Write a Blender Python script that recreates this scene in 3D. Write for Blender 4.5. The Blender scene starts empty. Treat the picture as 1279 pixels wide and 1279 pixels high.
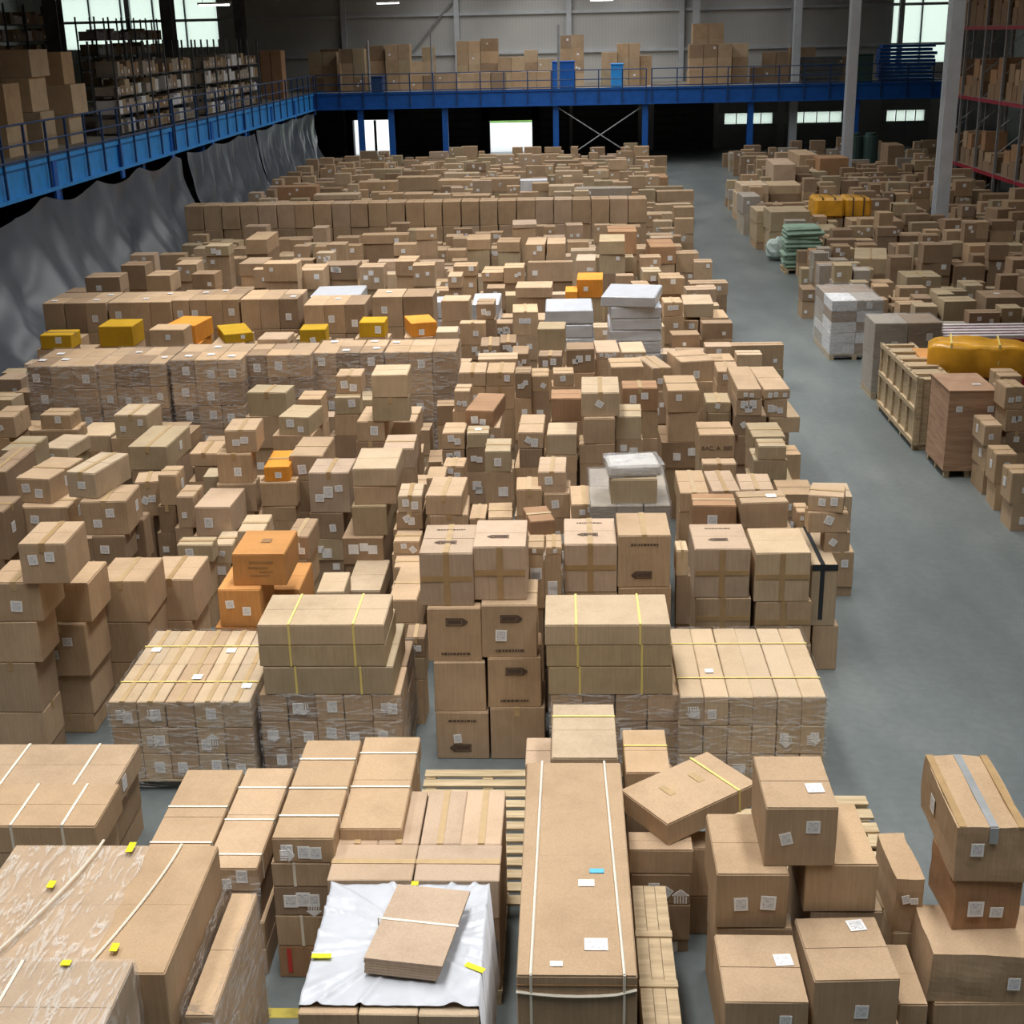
import bpy, math, random
from mathutils import Matrix, Vector, noise as mnoise

# ------------------------------------------------------------------ camera, world, lights, exposure
FPX, CAMH = 1677.0, 7.0
def _n(a):
    l = math.sqrt(sum(x*x for x in a)); return [x/l for x in a]
def _dot(a, b): return sum(x*y for x, y in zip(a, b))
def _cross(a, b): return [a[1]*b[2]-a[2]*b[1], a[2]*b[0]-a[0]*b[2], a[0]*b[1]-a[1]*b[0]]
_d1 = _n([65.0, -597.0, FPX])                 # aisle direction (+Y) as the camera sees it
_d2 = [104.0, 4710.0, FPX]                    # straight down as the camera sees it
_k = _dot(_d2, _d1); _d2 = _n([a-_k*b for a, b in zip(_d2, _d1)])
_dx = _cross(_d2, _d1)
CR = [[_dx[i], _d1[i], -_d2[i]] for i in range(3)]      # rows: camera right, down, forward in world axes
S = bpy.context.scene
COL = S.collection
cam_d = bpy.data.cameras.new('camera'); cam = bpy.data.objects.new('camera', cam_d); COL.objects.link(cam)
cam_d.sensor_width = 36.0; cam_d.lens = FPX/1279.0*36.0; cam_d.clip_end = 600
cam.matrix_world = Matrix(((CR[0][0], -CR[1][0], -CR[2][0], 0), (CR[0][1], -CR[1][1], -CR[2][1], 0),
                           (CR[0][2], -CR[1][2], -CR[2][2], CAMH), (0, 0, 0, 1)))
S.camera = cam
W = bpy.data.worlds.new('world'); S.world = W; W.use_nodes = True
W.node_tree.nodes['Background'].inputs[0].default_value = (0.92, 0.97, 1.0, 1)
W.node_tree.nodes['Background'].inputs[1].default_value = 1.6
S.view_settings.view_transform = 'Standard'; S.view_settings.look = 'None'
S.view_settings.gamma = 1.0; S.view_settings.use_curve_mapping = False
S.view_settings.exposure = 0.08
S.cycles.use_denoising = True
S.cycles.max_bounces = 6; S.cycles.diffuse_bounces = 3; S.cycles.transparent_max_bounces = 12
def skylight(x, y0, y1, w, power, spread=92, col=(1.0, 0.98, 0.955)):
    d = bpy.data.lights.new('roof_light', 'AREA'); d.shape = 'RECTANGLE'; d.size = w; d.size_y = y1-y0
    d.energy = power; d.color = col; d.spread = math.radians(spread)
    o = bpy.data.objects.new('roof_light', d); COL.objects.link(o); o.location = (x, (y0+y1)/2, 11.2)
LIGHT = 0.50
for x_, p_ in ((-7.0, 1650), (-1.5, 1950), (4.0, 1650)):
    skylight(x_, 2.5, 34.0, 1.4, p_*LIGHT)
for x_, p_ in ((-7.0, 2200), (-1.5, 3300), (4.0, 2900), (11.5, 1150)):
    skylight(x_, 27.0, 86.0, 1.4, p_*LIGHT, 150)

def ray(u, v):
    a, b, c = u-640.0, v-640.0, FPX
    return [CR[0][i]*a+CR[1][i]*b+CR[2][i]*c for i in range(3)]
def onz(u, v, z):
    r = ray(u, v); t = (z-CAMH)/r[2]; return r[0]*t, r[1]*t
def ony(u, v, y):
    r = ray(u, v); t = y/r[1]; return r[0]*t, CAMH+r[2]*t

# ------------------------------------------------------------------ materials
def new_mat(name):
    m = bpy.data.materials.new(name); m.use_nodes = True
    nt = m.node_tree; b = nt.nodes['Principled BSDF']
    return m, nt, b
def nd(nt, t, **kw):
    n = nt.nodes.new(t)
    for k, v in kw.items():
        if k.startswith('i_'):
            n.inputs[int(k[2:]) if k[2:].isdigit() else k[2:]].default_value = v
        else: setattr(n, k, v)
    return n
def ramp(nt, fac, stops):
    r = nt.nodes.new('ShaderNodeValToRGB'); e = r.color_ramp.elements
    while len(e) < len(stops): e.new(0.5)
    for q, (p, c) in zip(e, stops): q.position = p; q.color = (*c, 1)
    nt.links.new(fac, r.inputs[0]); return r.outputs[0]
def mul(nt, a, b, f=1.0, mode='MULTIPLY'):
    m = nt.nodes.new('ShaderNodeMix'); m.data_type = 'RGBA'; m.blend_type = mode; m.inputs[0].default_value = f
    nt.links.new(a, m.inputs[6])
    if isinstance(b, tuple): m.inputs[7].default_value = (*b, 1)
    else: nt.links.new(b, m.inputs[7])
    return m.outputs[2]
def simple(name, col, rough=0.6, metal=0.0, var=0.12, scale=6.0, bump=0.0):
    m, nt, b = new_mat(name)
    tc = nd(nt, 'ShaderNodeTexCoord'); n = nd(nt, 'ShaderNodeTexNoise'); n.inputs['Scale'].default_value = scale
    n.inputs['Detail'].default_value = 5
    nt.links.new(tc.outputs['Object'], n.inputs['Vector'])
    lo = tuple(max(0, c*(1-var)) for c in col); hi = tuple(min(1, c*(1+var)) for c in col)
    nt.links.new(ramp(nt, n.outputs['Fac'], [(0.3, lo), (0.7, hi)]), b.inputs['Base Color'])
    b.inputs['Roughness'].default_value = rough; b.inputs['Metallic'].default_value = metal
    if bump:
        bp = nd(nt, 'ShaderNodeBump'); bp.inputs['Strength'].default_value = bump; bp.inputs['Distance'].default_value = 0.02
        nt.links.new(n.outputs['Fac'], bp.inputs['Height']); nt.links.new(bp.outputs['Normal'], b.inputs['Normal'])
    return m
M = {}
def cardboard():
    m, nt, b = new_mat('cardboard')
    at = nd(nt, 'ShaderNodeAttribute', attribute_name='tint')
    tc = nd(nt, 'ShaderNodeTexCoord'); oi = nd(nt, 'ShaderNodeObjectInfo')
    n1 = nd(nt, 'ShaderNodeTexNoise', noise_dimensions='4D'); n1.inputs['Scale'].default_value = 2.2; n1.inputs['Detail'].default_value = 6
    n1.inputs['Roughness'].default_value = 0.65
    mm = nd(nt, 'ShaderNodeMath', operation='MULTIPLY'); mm.inputs[1].default_value = 57.0
    nt.links.new(oi.outputs['Random'], mm.inputs[0]); nt.links.new(mm.outputs[0], n1.inputs['W'])
    nt.links.new(tc.outputs['Object'], n1.inputs['Vector'])
    # fine fibre streaks and faint corrugation stripes along the flutes
    mp = nd(nt, 'ShaderNodeMapping'); mp.inputs['Scale'].default_value = (70, 70, 3)
    nt.links.new(tc.outputs['Object'], mp.inputs['Vector'])
    n2 = nd(nt, 'ShaderNodeTexNoise'); n2.inputs['Scale'].default_value = 1.0; n2.inputs['Detail'].default_value = 3
    nt.links.new(mp.outputs['Vector'], n2.inputs['Vector'])
    c = mul(nt, at.outputs['Color'], ramp(nt, n1.outputs['Fac'], [(0.25, (0.80, 0.78, 0.75)), (0.55, (1, 1, 1)), (0.8, (1.07, 1.06, 1.05))]))
    c = mul(nt, c, ramp(nt, n2.outputs['Fac'], [(0.3, (0.90, 0.89, 0.88)), (0.7, (1.05, 1.05, 1.05))]))
    nt.links.new(c, b.inputs['Base Color'])
    b.inputs['Roughness'].default_value = 0.82; b.inputs['Specular IOR Level'].default_value = 0.2
    bp = nd(nt, 'ShaderNodeBump'); bp.inputs['Strength'].default_value = 0.25; bp.inputs['Distance'].default_value = 0.01
    nt.links.new(n1.outputs['Fac'], bp.inputs['Height']); nt.links.new(bp.outputs['Normal'], b.inputs['Normal'])
    return m
M['card'] = cardboard()
def label_mat():
    m, nt, b = new_mat('printed_label')
    tc = nd(nt, 'ShaderNodeTexCoord'); oi = nd(nt, 'ShaderNodeObjectInfo')
    mp = nd(nt, 'ShaderNodeMapping'); mp.inputs['Scale'].default_value = (3.2, 2.6, 1)
    sz = nd(nt, 'ShaderNodeSeparateXYZ'); cz = nd(nt, 'ShaderNodeCombineXYZ'); nt.links.new(tc.outputs['Generated'], sz.inputs[0])
    nt.links.new(sz.outputs[0], cz.inputs[0]); nt.links.new(sz.outputs[2], cz.inputs[1])
    nt.links.new(cz.outputs[0], mp.inputs['Vector'])
    br = nd(nt, 'ShaderNodeTexBrick'); br.inputs['Scale'].default_value = 1.0; br.inputs['Mortar Size'].default_value = 0.045
    br.inputs['Color1'].default_value = (0.30, 0.32, 0.36, 1); br.inputs['Color2'].default_value = (0.85, 0.85, 0.86, 1)
    br.inputs['Mortar'].default_value = (0.88, 0.88, 0.88, 1)
    nt.links.new(mp.outputs['Vector'], br.inputs['Vector'])
    v = nd(nt, 'ShaderNodeVectorMath', operation='SUBTRACT'); v.inputs[1].default_value = (0.5, 0.5, 0.5)
    nt.links.new(tc.outputs['Generated'], v.inputs[0])
    ab = nd(nt, 'ShaderNodeVectorMath', operation='ABSOLUTE'); nt.links.new(v.outputs[0], ab.inputs[0])
    sp = nd(nt, 'ShaderNodeSeparateXYZ'); nt.links.new(ab.outputs[0], sp.inputs[0])
    mx = nd(nt, 'ShaderNodeMath', operation='MAXIMUM'); nt.links.new(sp.outputs[0], mx.inputs[0]); nt.links.new(sp.outputs[2], mx.inputs[1])
    lt = nd(nt, 'ShaderNodeMath', operation='LESS_THAN'); lt.inputs[1].default_value = 0.36; nt.links.new(mx.outputs[0], lt.inputs[0])
    mi = nd(nt, 'ShaderNodeMix', data_type='RGBA'); nt.links.new(lt.outputs[0], mi.inputs[0])
    mi.inputs[6].default_value = (0.88, 0.88, 0.87, 1); nt.links.new(br.outputs['Color'], mi.inputs[7])
    nt.links.new(mi.outputs[2], b.inputs['Base Color']); b.inputs['Roughness'].default_value = 0.5
    return m
M['label'] = label_mat()
M['tape'] = simple('brown_tape', (0.42, 0.275, 0.13), 0.4, 0, 0.1, 9)
M['clear_tape'] = simple('clear_tape', (0.50, 0.355, 0.19), 0.3, 0, 0.1, 9)
M['strap_y'] = simple('yellow_strap', (0.82, 0.68, 0.22), 0.4, 0, 0.05)
M['strap_w'] = simple('white_strap', (0.82, 0.76, 0.64), 0.45, 0, 0.05)
M['black'] = simple('black_tape', (0.02, 0.022, 0.028), 0.35, 0, 0.2)
M['ink'] = simple('printed_ink', (0.10, 0.065, 0.045), 0.8, 0, 0.2)
M['ink2'] = simple('faded_ink', (0.30, 0.17, 0.07), 0.8, 0, 0.2)
M['red'] = simple('red_print', (0.6, 0.05, 0.04), 0.6)
M['blue_sticker'] = simple('blue_sticker', (0.12, 0.5, 0.75), 0.5)
M['yellow_sticker'] = simple('yellow_sticker', (0.85, 0.78, 0.02), 0.45)
M['white_wrap'] = simple('white_wrap', (0.53, 0.555, 0.60), 0.28, 0, 0.06, 5, 0.6)
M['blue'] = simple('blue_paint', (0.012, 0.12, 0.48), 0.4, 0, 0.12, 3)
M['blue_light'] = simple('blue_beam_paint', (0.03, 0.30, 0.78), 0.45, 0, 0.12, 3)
M['rail_dark'] = simple('dark_rail_paint', (0.02, 0.06, 0.17), 0.45, 0, 0.12)
M['steel'] = simple('grey_column_paint', (0.58, 0.62, 0.66), 0.45, 0, 0.08, 2)
M['darksteel'] = simple('dark_steel', (0.10, 0.11, 0.12), 0.5, 0, 0.2, 2)
M['galv'] = simple('galvanised_steel', (0.45, 0.47, 0.48), 0.4, 0.5, 0.15, 4)
M['rack_red'] = simple('rack_beam_red', (0.38, 0.03, 0.05), 0.4, 0, 0.15, 2)
M['deck'] = simple('deck_board', (0.30, 0.27, 0.22), 0.8, 0, 0.2, 2)
M['door_dark'] = simple('dock_door_panel', (0.05, 0.055, 0.055), 0.6, 0, 0.25, 1.2)
M['door_grey'] = simple('grey_door_panel', (0.40, 0.41, 0.40), 0.6, 0, 0.1, 1.2)
M['rubber'] = simple('black_rubber', (0.012, 0.012, 0.013), 0.7)
M['grass'] = simple('grass', (0.16, 0.35, 0.06), 0.9, 0, 0.3, 1)
M['yard'] = simple('yard_concrete', (0.75, 0.75, 0.73), 0.9, 0, 0.05, 0.5)
M['green_sack'] = simple('green_sack', (0.24, 0.36, 0.27), 0.6, 0, 0.18, 5, 0.4)
M['teal'] = simple('teal_wrap', (0.42, 0.52, 0.48), 0.5, 0, 0.15, 5)
M['barrel'] = simple('dark_green_plastic', (0.05, 0.10, 0.09), 0.5)
M['bluebag'] = simple('blue_plastic', (0.02, 0.09, 0.75), 0.35, 0, 0.2)
M['paper'] = simple('crumpled_paper', (0.60, 0.47, 0.28), 0.8, 0, 0.2, 8, 0.5)
M['gold'] = simple('gold_film', (0.72, 0.36, 0.03), 0.25, 0, 0.2, 3, 0.7)
M['roof'] = simple('roof_sheet', (0.16, 0.16, 0.16), 0.7, 0, 0.08, 0.4)
M['glass'] = simple('window_glass', (0.8, 0.85, 0.85), 0.05)
M['lamp_metal'] = simple('lamp_housing', (0.7, 0.7, 0.7), 0.4)
def emit(name, col, s):
    m, nt, b = new_mat(name); b.inputs['Emission Color'].default_value = (*col, 1); b.inputs['Emission Strength'].default_value = s
    return m
M['tube'] = emit('lamp_tube', (1, 0.98, 0.95), 6)
def wood(name, a, bcol, sc=(1.5, 14, 14)):
    m, nt, b = new_mat(name)
    tc = nd(nt, 'ShaderNodeTexCoord'); oi = nd(nt, 'ShaderNodeObjectInfo')
    mp = nd(nt, 'ShaderNodeMapping'); mp.inputs['Scale'].default_value = sc
    ad = nd(nt, 'ShaderNodeVectorMath', operation='ADD'); nt.links.new(tc.outputs['Object'], ad.inputs[0])
    sc_ = nd(nt, 'ShaderNodeVectorMath', operation='SCALE'); sc_.inputs[0].default_value = (13, 7, 5); nt.links.new(oi.outputs['Random'], sc_.inputs['Scale'])
    nt.links.new(sc_.outputs[0], ad.inputs[1]); nt.links.new(ad.outputs[0], mp.inputs['Vector'])
    n = nd(nt, 'ShaderNodeTexNoise'); n.inputs['Scale'].default_value = 1.6; n.inputs['Detail'].default_value = 6; n.inputs['Distortion'].default_value = 0.6
    nt.links.new(mp.outputs['Vector'], n.inputs['Vector'])
    nt.links.new(ramp(nt, n.outputs['Fac'], [(0.3, a), (0.7, bcol)]), b.inputs['Base Color'])
    b.inputs['Roughness'].default_value = 0.75
    return m
M['pallet_wood'] = wood('pallet_wood', (0.42, 0.31, 0.17), (0.66, 0.53, 0.34))
M['ply'] = wood('plywood', (0.33, 0.19, 0.11), (0.50, 0.31, 0.19), (1.2, 1.2, 9))
M['crate_wood'] = wood('crate_wood', (0.36, 0.27, 0.16), (0.55, 0.42, 0.26))
def film(name, base, extra, col=(0.86, 0.87, 0.88), sc=3.0, stretch=(1, 1, 5)):
    m, nt, b = new_mat(name)
    nt.nodes.remove(b)
    out = [n for n in nt.nodes if n.type == 'OUTPUT_MATERIAL'][0]
    tr = nd(nt, 'ShaderNodeBsdfTransparent'); pr = nd(nt, 'ShaderNodeBsdfPrincipled')
    pr.inputs['Base Color'].default_value = (*col, 1); pr.inputs['Roughness'].default_value = 0.16
    tc = nd(nt, 'ShaderNodeTexCoord'); mp = nd(nt, 'ShaderNodeMapping'); mp.inputs['Scale'].default_value = stretch
    nt.links.new(tc.outputs['Object'], mp.inputs['Vector'])
    n = nd(nt, 'ShaderNodeTexNoise'); n.inputs['Scale'].default_value = sc; n.inputs['Detail'].default_value = 5; n.inputs['Distortion'].default_value = 1.8
    nt.links.new(mp.outputs['Vector'], n.inputs['Vector'])
    f = ramp(nt, n.outputs['Fac'], [(0.50, (base,)*3), (0.60, (extra,)*3), (0.67, (base,)*3)])
    bp = nd(nt, 'ShaderNodeBump'); bp.inputs['Strength'].default_value = 0.9; bp.inputs['Distance'].default_value = 0.04
    nt.links.new(n.outputs['Fac'], bp.inputs['Height']); nt.links.new(bp.outputs['Normal'], pr.inputs['Normal'])
    mx = nd(nt, 'ShaderNodeMixShader'); nt.links.new(f, mx.inputs[0]); nt.links.new(tr.outputs[0], mx.inputs[1]); nt.links.new(pr.outputs[0], mx.inputs[2])
    nt.links.new(mx.outputs[0], out.inputs[0])
    return m
M['film'] = film('stretch_film', 0.06, 0.48)
M['film_grey'] = film('grey_stretch_film', 0.16, 0.36, (0.5, 0.49, 0.47))
M['film_white'] = film('milky_film', 0.20, 0.46, (0.74, 0.75, 0.76))
M['film_clear'] = film('clear_sheet', 0.10, 0.42, (0.93, 0.92, 0.88), 2.2, (6, 1.2, 1))
def pane_mat():
    m, nt, b = new_mat('translucent_pane'); nt.nodes.remove(b)
    out = [n for n in nt.nodes if n.type == 'OUTPUT_MATERIAL'][0]
    a = nd(nt, 'ShaderNodeBsdfTransparent'); a.inputs[0].default_value = (0.72, 0.78, 0.72, 1)
    t = nd(nt, 'ShaderNodeBsdfTranslucent'); t.inputs[0].default_value = (0.8, 0.85, 0.8, 1)
    mx = nd(nt, 'ShaderNodeMixShader'); mx.inputs[0].default_value = 0.6
    nt.links.new(a.outputs[0], mx.inputs[1]); nt.links.new(t.outputs[0], mx.inputs[2]); nt.links.new(mx.outputs[0], out.inputs[0])
    return m
M['pane'] = pane_mat()
def floor_mat():
    m, nt, b = new_mat('concrete_floor')
    tc = nd(nt, 'ShaderNodeTexCoord')
    n = nd(nt, 'ShaderNodeTexNoise'); n.inputs['Scale'].default_value = 0.5; n.inputs['Detail'].default_value = 8; n.inputs['Roughness'].default_value = 0.62
    mp = nd(nt, 'ShaderNodeMapping'); mp.inputs['Scale'].default_value = (1.0, 0.45, 1)
    nt.links.new(tc.outputs['Object'], mp.inputs['Vector']); nt.links.new(mp.outputs['Vector'], n.inputs['Vector'])
    n2 = nd(nt, 'ShaderNodeTexNoise'); n2.inputs['Scale'].default_value = 9; n2.inputs['Detail'].default_value = 5
    nt.links.new(tc.outputs['Object'], n2.inputs['Vector'])
    c = ramp(nt, n.outputs['Fac'], [(0.28, (0.095, 0.112, 0.115)), (0.5, (0.135, 0.157, 0.158)), (0.72, (0.185, 0.205, 0.203))])
    c = mul(nt, c, ramp(nt, n2.outputs['Fac'], [(0.3, (0.9, 0.9, 0.9)), (0.7, (1.06, 1.06, 1.06))]))
    nt.links.new(c, b.inputs['Base Color']); b.inputs['Roughness'].default_value = 0.42
    return m
M['floor'] = floor_mat()
def wall_mat():
    m, nt, b = new_mat('wall_panels')
    tc = nd(nt, 'ShaderNodeTexCoord')
    w = nd(nt, 'ShaderNodeTexWave', wave_type='BANDS', bands_direction='X'); w.inputs['Scale'].default_value = 1.6
    nt.links.new(tc.outputs['Object'], w.inputs['Vector'])
    n = nd(nt, 'ShaderNodeTexNoise'); n.inputs['Scale'].default_value = 0.25; n.inputs['Detail'].default_value = 4
    nt.links.new(tc.outputs['Object'], n.inputs['Vector'])
    c = mul(nt, ramp(nt, n.outputs['Fac'], [(0.3, (0.50, 0.51, 0.50)), (0.7, (0.64, 0.645, 0.63))]),
            ramp(nt, w.outputs['Fac'], [(0.0, (0.93, 0.93, 0.93)), (0.3, (1, 1, 1))]))
    nt.links.new(c, b.inputs['Base Color']); b.inputs['Roughness'].default_value = 0.6
    return m
M['wall'] = wall_mat()
def tarp_mat():
    m, nt, b = new_mat('grey_tarpaulin')
    tc = nd(nt, 'ShaderNodeTexCoord'); n = nd(nt, 'ShaderNodeTexNoise'); n.inputs['Scale'].default_value = 0.6; n.inputs['Detail'].default_value = 5
    nt.links.new(tc.outputs['Object'], n.inputs['Vector'])
    nt.links.new(ramp(nt, n.outputs['Fac'], [(0.3, (0.065, 0.075, 0.09)), (0.7, (0.115, 0.13, 0.15))]), b.inputs['Base Color'])
    b.inputs['Roughness'].default_value = 0.30
    return m
M['tarp'] = tarp_mat()

# ------------------------------------------------------------------ mesh helpers
CAT = {}
def link(o): COL.objects.link(o); return o
class MB:
    """collects faces, links them as one mesh object"""
    def __init__(s): s.v = []; s.f = []; s.c = []
    def quad(s, a, b, c, d, col=None):
        i = len(s.v); s.v += [a, b, c, d]; s.f.append((i, i+1, i+2, i+3)); s.c.append(col)
    def box(s, x0, x1, y0, y1, z0, z1, col=None, mat=None):
        i = len(s.v)
        vs = [(x, y, z) for z in (z0, z1) for (x, y) in ((x0, y0), (x1, y0), (x1, y1), (x0, y1))]
        if mat: vs = [tuple(mat @ Vector(p)) for p in vs]
        s.v += vs
        for f in ((3, 2, 1, 0), (4, 5, 6, 7), (0, 1, 5, 4), (1, 2, 6, 5), (2, 3, 7, 6), (3, 0, 4, 7)):
            s.f.append(tuple(i+k for k in f)); s.c.append(col)
    def cbox(s, w, d, h, c=0.008, col=None, jit=0.0, rng=None, z0=0.0):
        """chamfered box, base centre at origin"""
        i = len(s.v); idx = {}
        hx, hy = w/2, d/2
        for sx in (-1, 1):
            for sy in (-1, 1):
                for sz in (0, 1):
                    j = [(rng.uniform(-jit, jit) if (rng and jit) else 0.0) for _ in range(3)]
                    if sz == 0: j[2] = 0.0
                    x, y, z = sx*hx+j[0], sy*hy+j[1], z0+sz*h+(j[2]*0.6 if sz else 0)
                    dz = -c if sz else c
                    for ax, p in enumerate(((x, y-sy*c, z+dz), (x-sx*c, y, z+dz), (x-sx*c, y-sy*c, z))):
                        idx[(sx, sy, sz, ax)] = len(s.v); s.v.append(p)
        def F(l): s.f.append(tuple(l)); s.c.append(col)
        for sx in (-1, 1):
            q = [idx[(sx, a, b, 0)] for a, b in ((-1, 0), (1, 0), (1, 1), (-1, 1))]; F(q if sx > 0 else q[::-1])
            q = [idx[(a, sx, b, 1)] for a, b in ((1, 0), (-1, 0), (-1, 1), (1, 1))]; F(q if sx > 0 else q[::-1])
        q = [idx[(a, b, 1, 2)] for a, b in ((-1, -1), (1, -1), (1, 1), (-1, 1))]; F(q)
        q = [idx[(a, b, 0, 2)] for a, b in ((-1, 1), (1, 1), (1, -1), (-1, -1))]; F(q)
        for sx in (-1, 1):
            for sy in (-1, 1):
                q = [idx[(sx, sy, 0, 0)], idx[(sx, sy, 0, 1)], idx[(sx, sy, 1, 1)], idx[(sx, sy, 1, 0)]]
                F(q if sx*sy > 0 else q[::-1])
            for sz in (0, 1):
                g = sx*(1 if sz else -1)
                q = [idx[(sx, -1, sz, 0)], idx[(sx, 1, sz, 0)], idx[(sx, 1, sz, 2)], idx[(sx, -1, sz, 2)]]; F(q if g > 0 else q[::-1])
                q = [idx[(-1, sx, sz, 1)], idx[(1, sx, sz, 1)], idx[(1, sx, sz, 2)], idx[(-1, sx, sz, 2)]]; F(q if g < 0 else q[::-1])
        for sx in (-1, 1):
            for sy in (-1, 1):
                for sz in (0, 1):
                    q = [idx[(sx, sy, sz, 0)], idx[(sx, sy, sz, 1)], idx[(sx, sy, sz, 2)]]
                    F(q if sx*sy*(1 if sz else -1) > 0 else q[::-1])
    def tube(s, a, b, r, n=8, col=None):
        a, b = Vector(a), Vector(b); t = (b-a).normalized()
        p = t.cross(Vector((0, 0, 1)) if abs(t.z) < 0.9 else Vector((1, 0, 0))).normalized(); q = t.cross(p)
        i = len(s.v)
        for e in (a, b):
            for k in range(n):
                g = 2*math.pi*k/n; s.v.append(tuple(e+p*math.cos(g)*r+q*math.sin(g)*r))
        for k in range(n):
            s.f.append((i+k, i+(k+1) % n, i+n+(k+1) % n, i+n+k)); s.c.append(col)
        s.f.append(tuple(i+k for k in range(n))[::-1]); s.c.append(col)
        s.f.append(tuple(i+n+k for k in range(n))); s.c.append(col)
    def mesh(s, name, mat, smooth=False):
        me = bpy.data.meshes.new(name); me.from_pydata(s.v, [], s.f)
        me.materials.append(mat)
        if any(c is not None for c in s.c):
            at = me.attributes.new('tint', 'FLOAT_COLOR', 'FACE')
            buf = []
            for c in s.c:
                c = c or (0.5, 0.36, 0.22); buf += [c[0], c[1], c[2], 1.0]
            at.data.foreach_set('color', buf)
        if smooth:
            me.polygons.foreach_set('use_smooth', [True]*len(me.polygons))
        me.update(); return me
    def build(s, name, mat, parent=None, loc=(0, 0, 0), rz=0.0, smooth=False):
        o = bpy.data.objects.new(name, s.mesh(name, mat, smooth)); link(o)
        o.location = loc; o.rotation_euler = (0, 0, rz)
        if parent: o.parent = parent
        return o
def tag(o, label, cat=None, group=None, kind=None):
    if label: o['label'] = label
    if cat: o['category'] = cat
    if group: o['group'] = group
    if kind: o['kind'] = kind
    return o
def empty(name, loc=(0, 0, 0), rz=0.0, parent=None):
    o = bpy.data.objects.new(name, None); link(o); o.location = loc; o.rotation_euler = (0, 0, rz); o.empty_display_size = 0.2
    if parent: o.parent = parent
    return o
def struct(name, mb, mat, label, parent=None):
    o = mb.build(name, mat, parent); tag(o, label, kind='structure'); return o
def child(o, parent): o.parent = parent; return o

# ------------------------------------------------------------------ the building
LX, RX, YB, YF = -34.0, 27.0, 88.0, -14.0
m = MB(); m.quad((LX, YF, 0), (RX, YF, 0), (RX, YB+0.3, 0), (LX, YB+0.3, 0)); struct('floor', m, M['floor'], 'grey blue polished concrete warehouse floor')
m = MB(); m.box(LX, RX, YF, YB+0.3, 12.0, 12.2); struct('ceiling', m, M['roof'], 'grey sheet roof over the warehouse')
m = MB(); m.box(LX-0.3, LX, YF, YB+0.3, 0, 12); struct('wall_left', m, M['wall'], 'pale panelled wall behind the mezzanine')
m = MB(); m.box(RX, RX+0.3, YF, YB+0.3, 0, 12); struct('wall_right', m, M['wall'], 'pale panelled wall beyond the pallet rack')
m = MB(); m.box(LX, RX, YF-0.3, YF, 0, 12); struct('wall_front', m, M['wall'], 'pale panelled wall opposite the loading docks')
# back wall with loading dock openings
DOORS = [(-13.35, -11.0, 2.15), (-4.72, -2.05, 1.95)]
SLIT = [(9.95, 13.0), (14.1, 17.3), (20.0, 22.4)]
m = MB()
PANEL = [(-31.5, -21.5, 6.7, 9.8), (20.0, 23.6, 4.9, 10.0)]
x = LX
for a, b, z0, z1 in PANEL:
    m.box(x, a, YB, YB+0.3, 2.9, 12); m.box(a, b, YB, YB+0.3, 2.9, z0); m.box(a, b, YB, YB+0.3, z1, 12); x = b
m.box(x, RX, YB, YB+0.3, 2.9, 12)
for a, b, h in DOORS: m.box(a, b, YB, YB+0.3, h, 2.9)
for a, b in SLIT: m.box(a, b, YB, YB+0.3, 0, 1.45); m.box(a, b, YB, YB+0.3, 2.1, 2.9)
cuts = sorted([(a, b) for a, b, h in DOORS]+SLIT); x = LX
for a, b in cuts: m.box(x, a, YB, YB+0.3, 0, 2.9); x = b
m.box(x, RX, YB, YB+0.3, 0, 2.9)
wb = struct('wall_back', m, M['wall'], 'pale panelled end wall with loading dock openings')
def wallbit(name, x0, x1, y0, y1, z0, z1, mat, parent=wb):
    m = MB(); m.box(x0, x1, y0, y1, z0, z1); return m.build(name, M[mat], parent)
for z_ in (5.9, 8.2): wallbit('girt', LX, RX, YB-0.18, YB, z_, z_+0.16, 'steel')
for x_ in (-27, -20, -13.6, -6.6, 0.3, 7.2, 14.0, 20.5): wallbit('wall_column', x_-0.15, x_+0.15, YB-0.35, YB-0.02, 3.9, 12, 'steel')
m = MB(); m.tube((-9.5, YB-0.2, 6.0), (-6.7, YB-0.2, 9.2), 0.05); m.build('wall_brace', M['galv'], wb)
for k, (x0, x1, z1) in enumerate([(-16.5, -14.0, 3.0), (-10.7, -5.1, 3.0), (-1.8, 0.3, 2.9), (0.5, 4.6, 3.0), (5.6, 9.3, 3.1)]):
    d = wallbit('dock_shutter', x0, x1, YB-0.14, YB-0.02, 0.0, z1, 'door_dark')
    for q in range(1, 6): wallbit('shutter_rib', x0, x1, YB-0.17, YB-0.14, z1*q/6-0.02, z1*q/6+0.02, 'rubber', d)
for k, (a, b, h) in enumerate(DOORS):
    f = empty('door_%d' % (k+1)); tag(f, ['raised dock door left beside the tarpaulin with daylight outside', 'raised dock door in the middle with daylight and grass outside'][k], kind='structure')
    for nm, bb in (('door_post', (a-0.45, a, 0, 2.8)), ('door_post', (b, b+0.45, 0, 2.8)), ('raised_shutter', (a-0.45, b+0.45, h, 3.0))):
        m = MB(); m.box(bb[0], bb[1], YB-0.5, YB-0.05, bb[2], bb[3]); m.build(nm, M['rubber'], f)
m = MB(); m.box(-12.1, -11.95, YB+0.05, YB+0.15, 0, 2.1); m.build('door_mullion', M['rubber'], wb)
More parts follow.
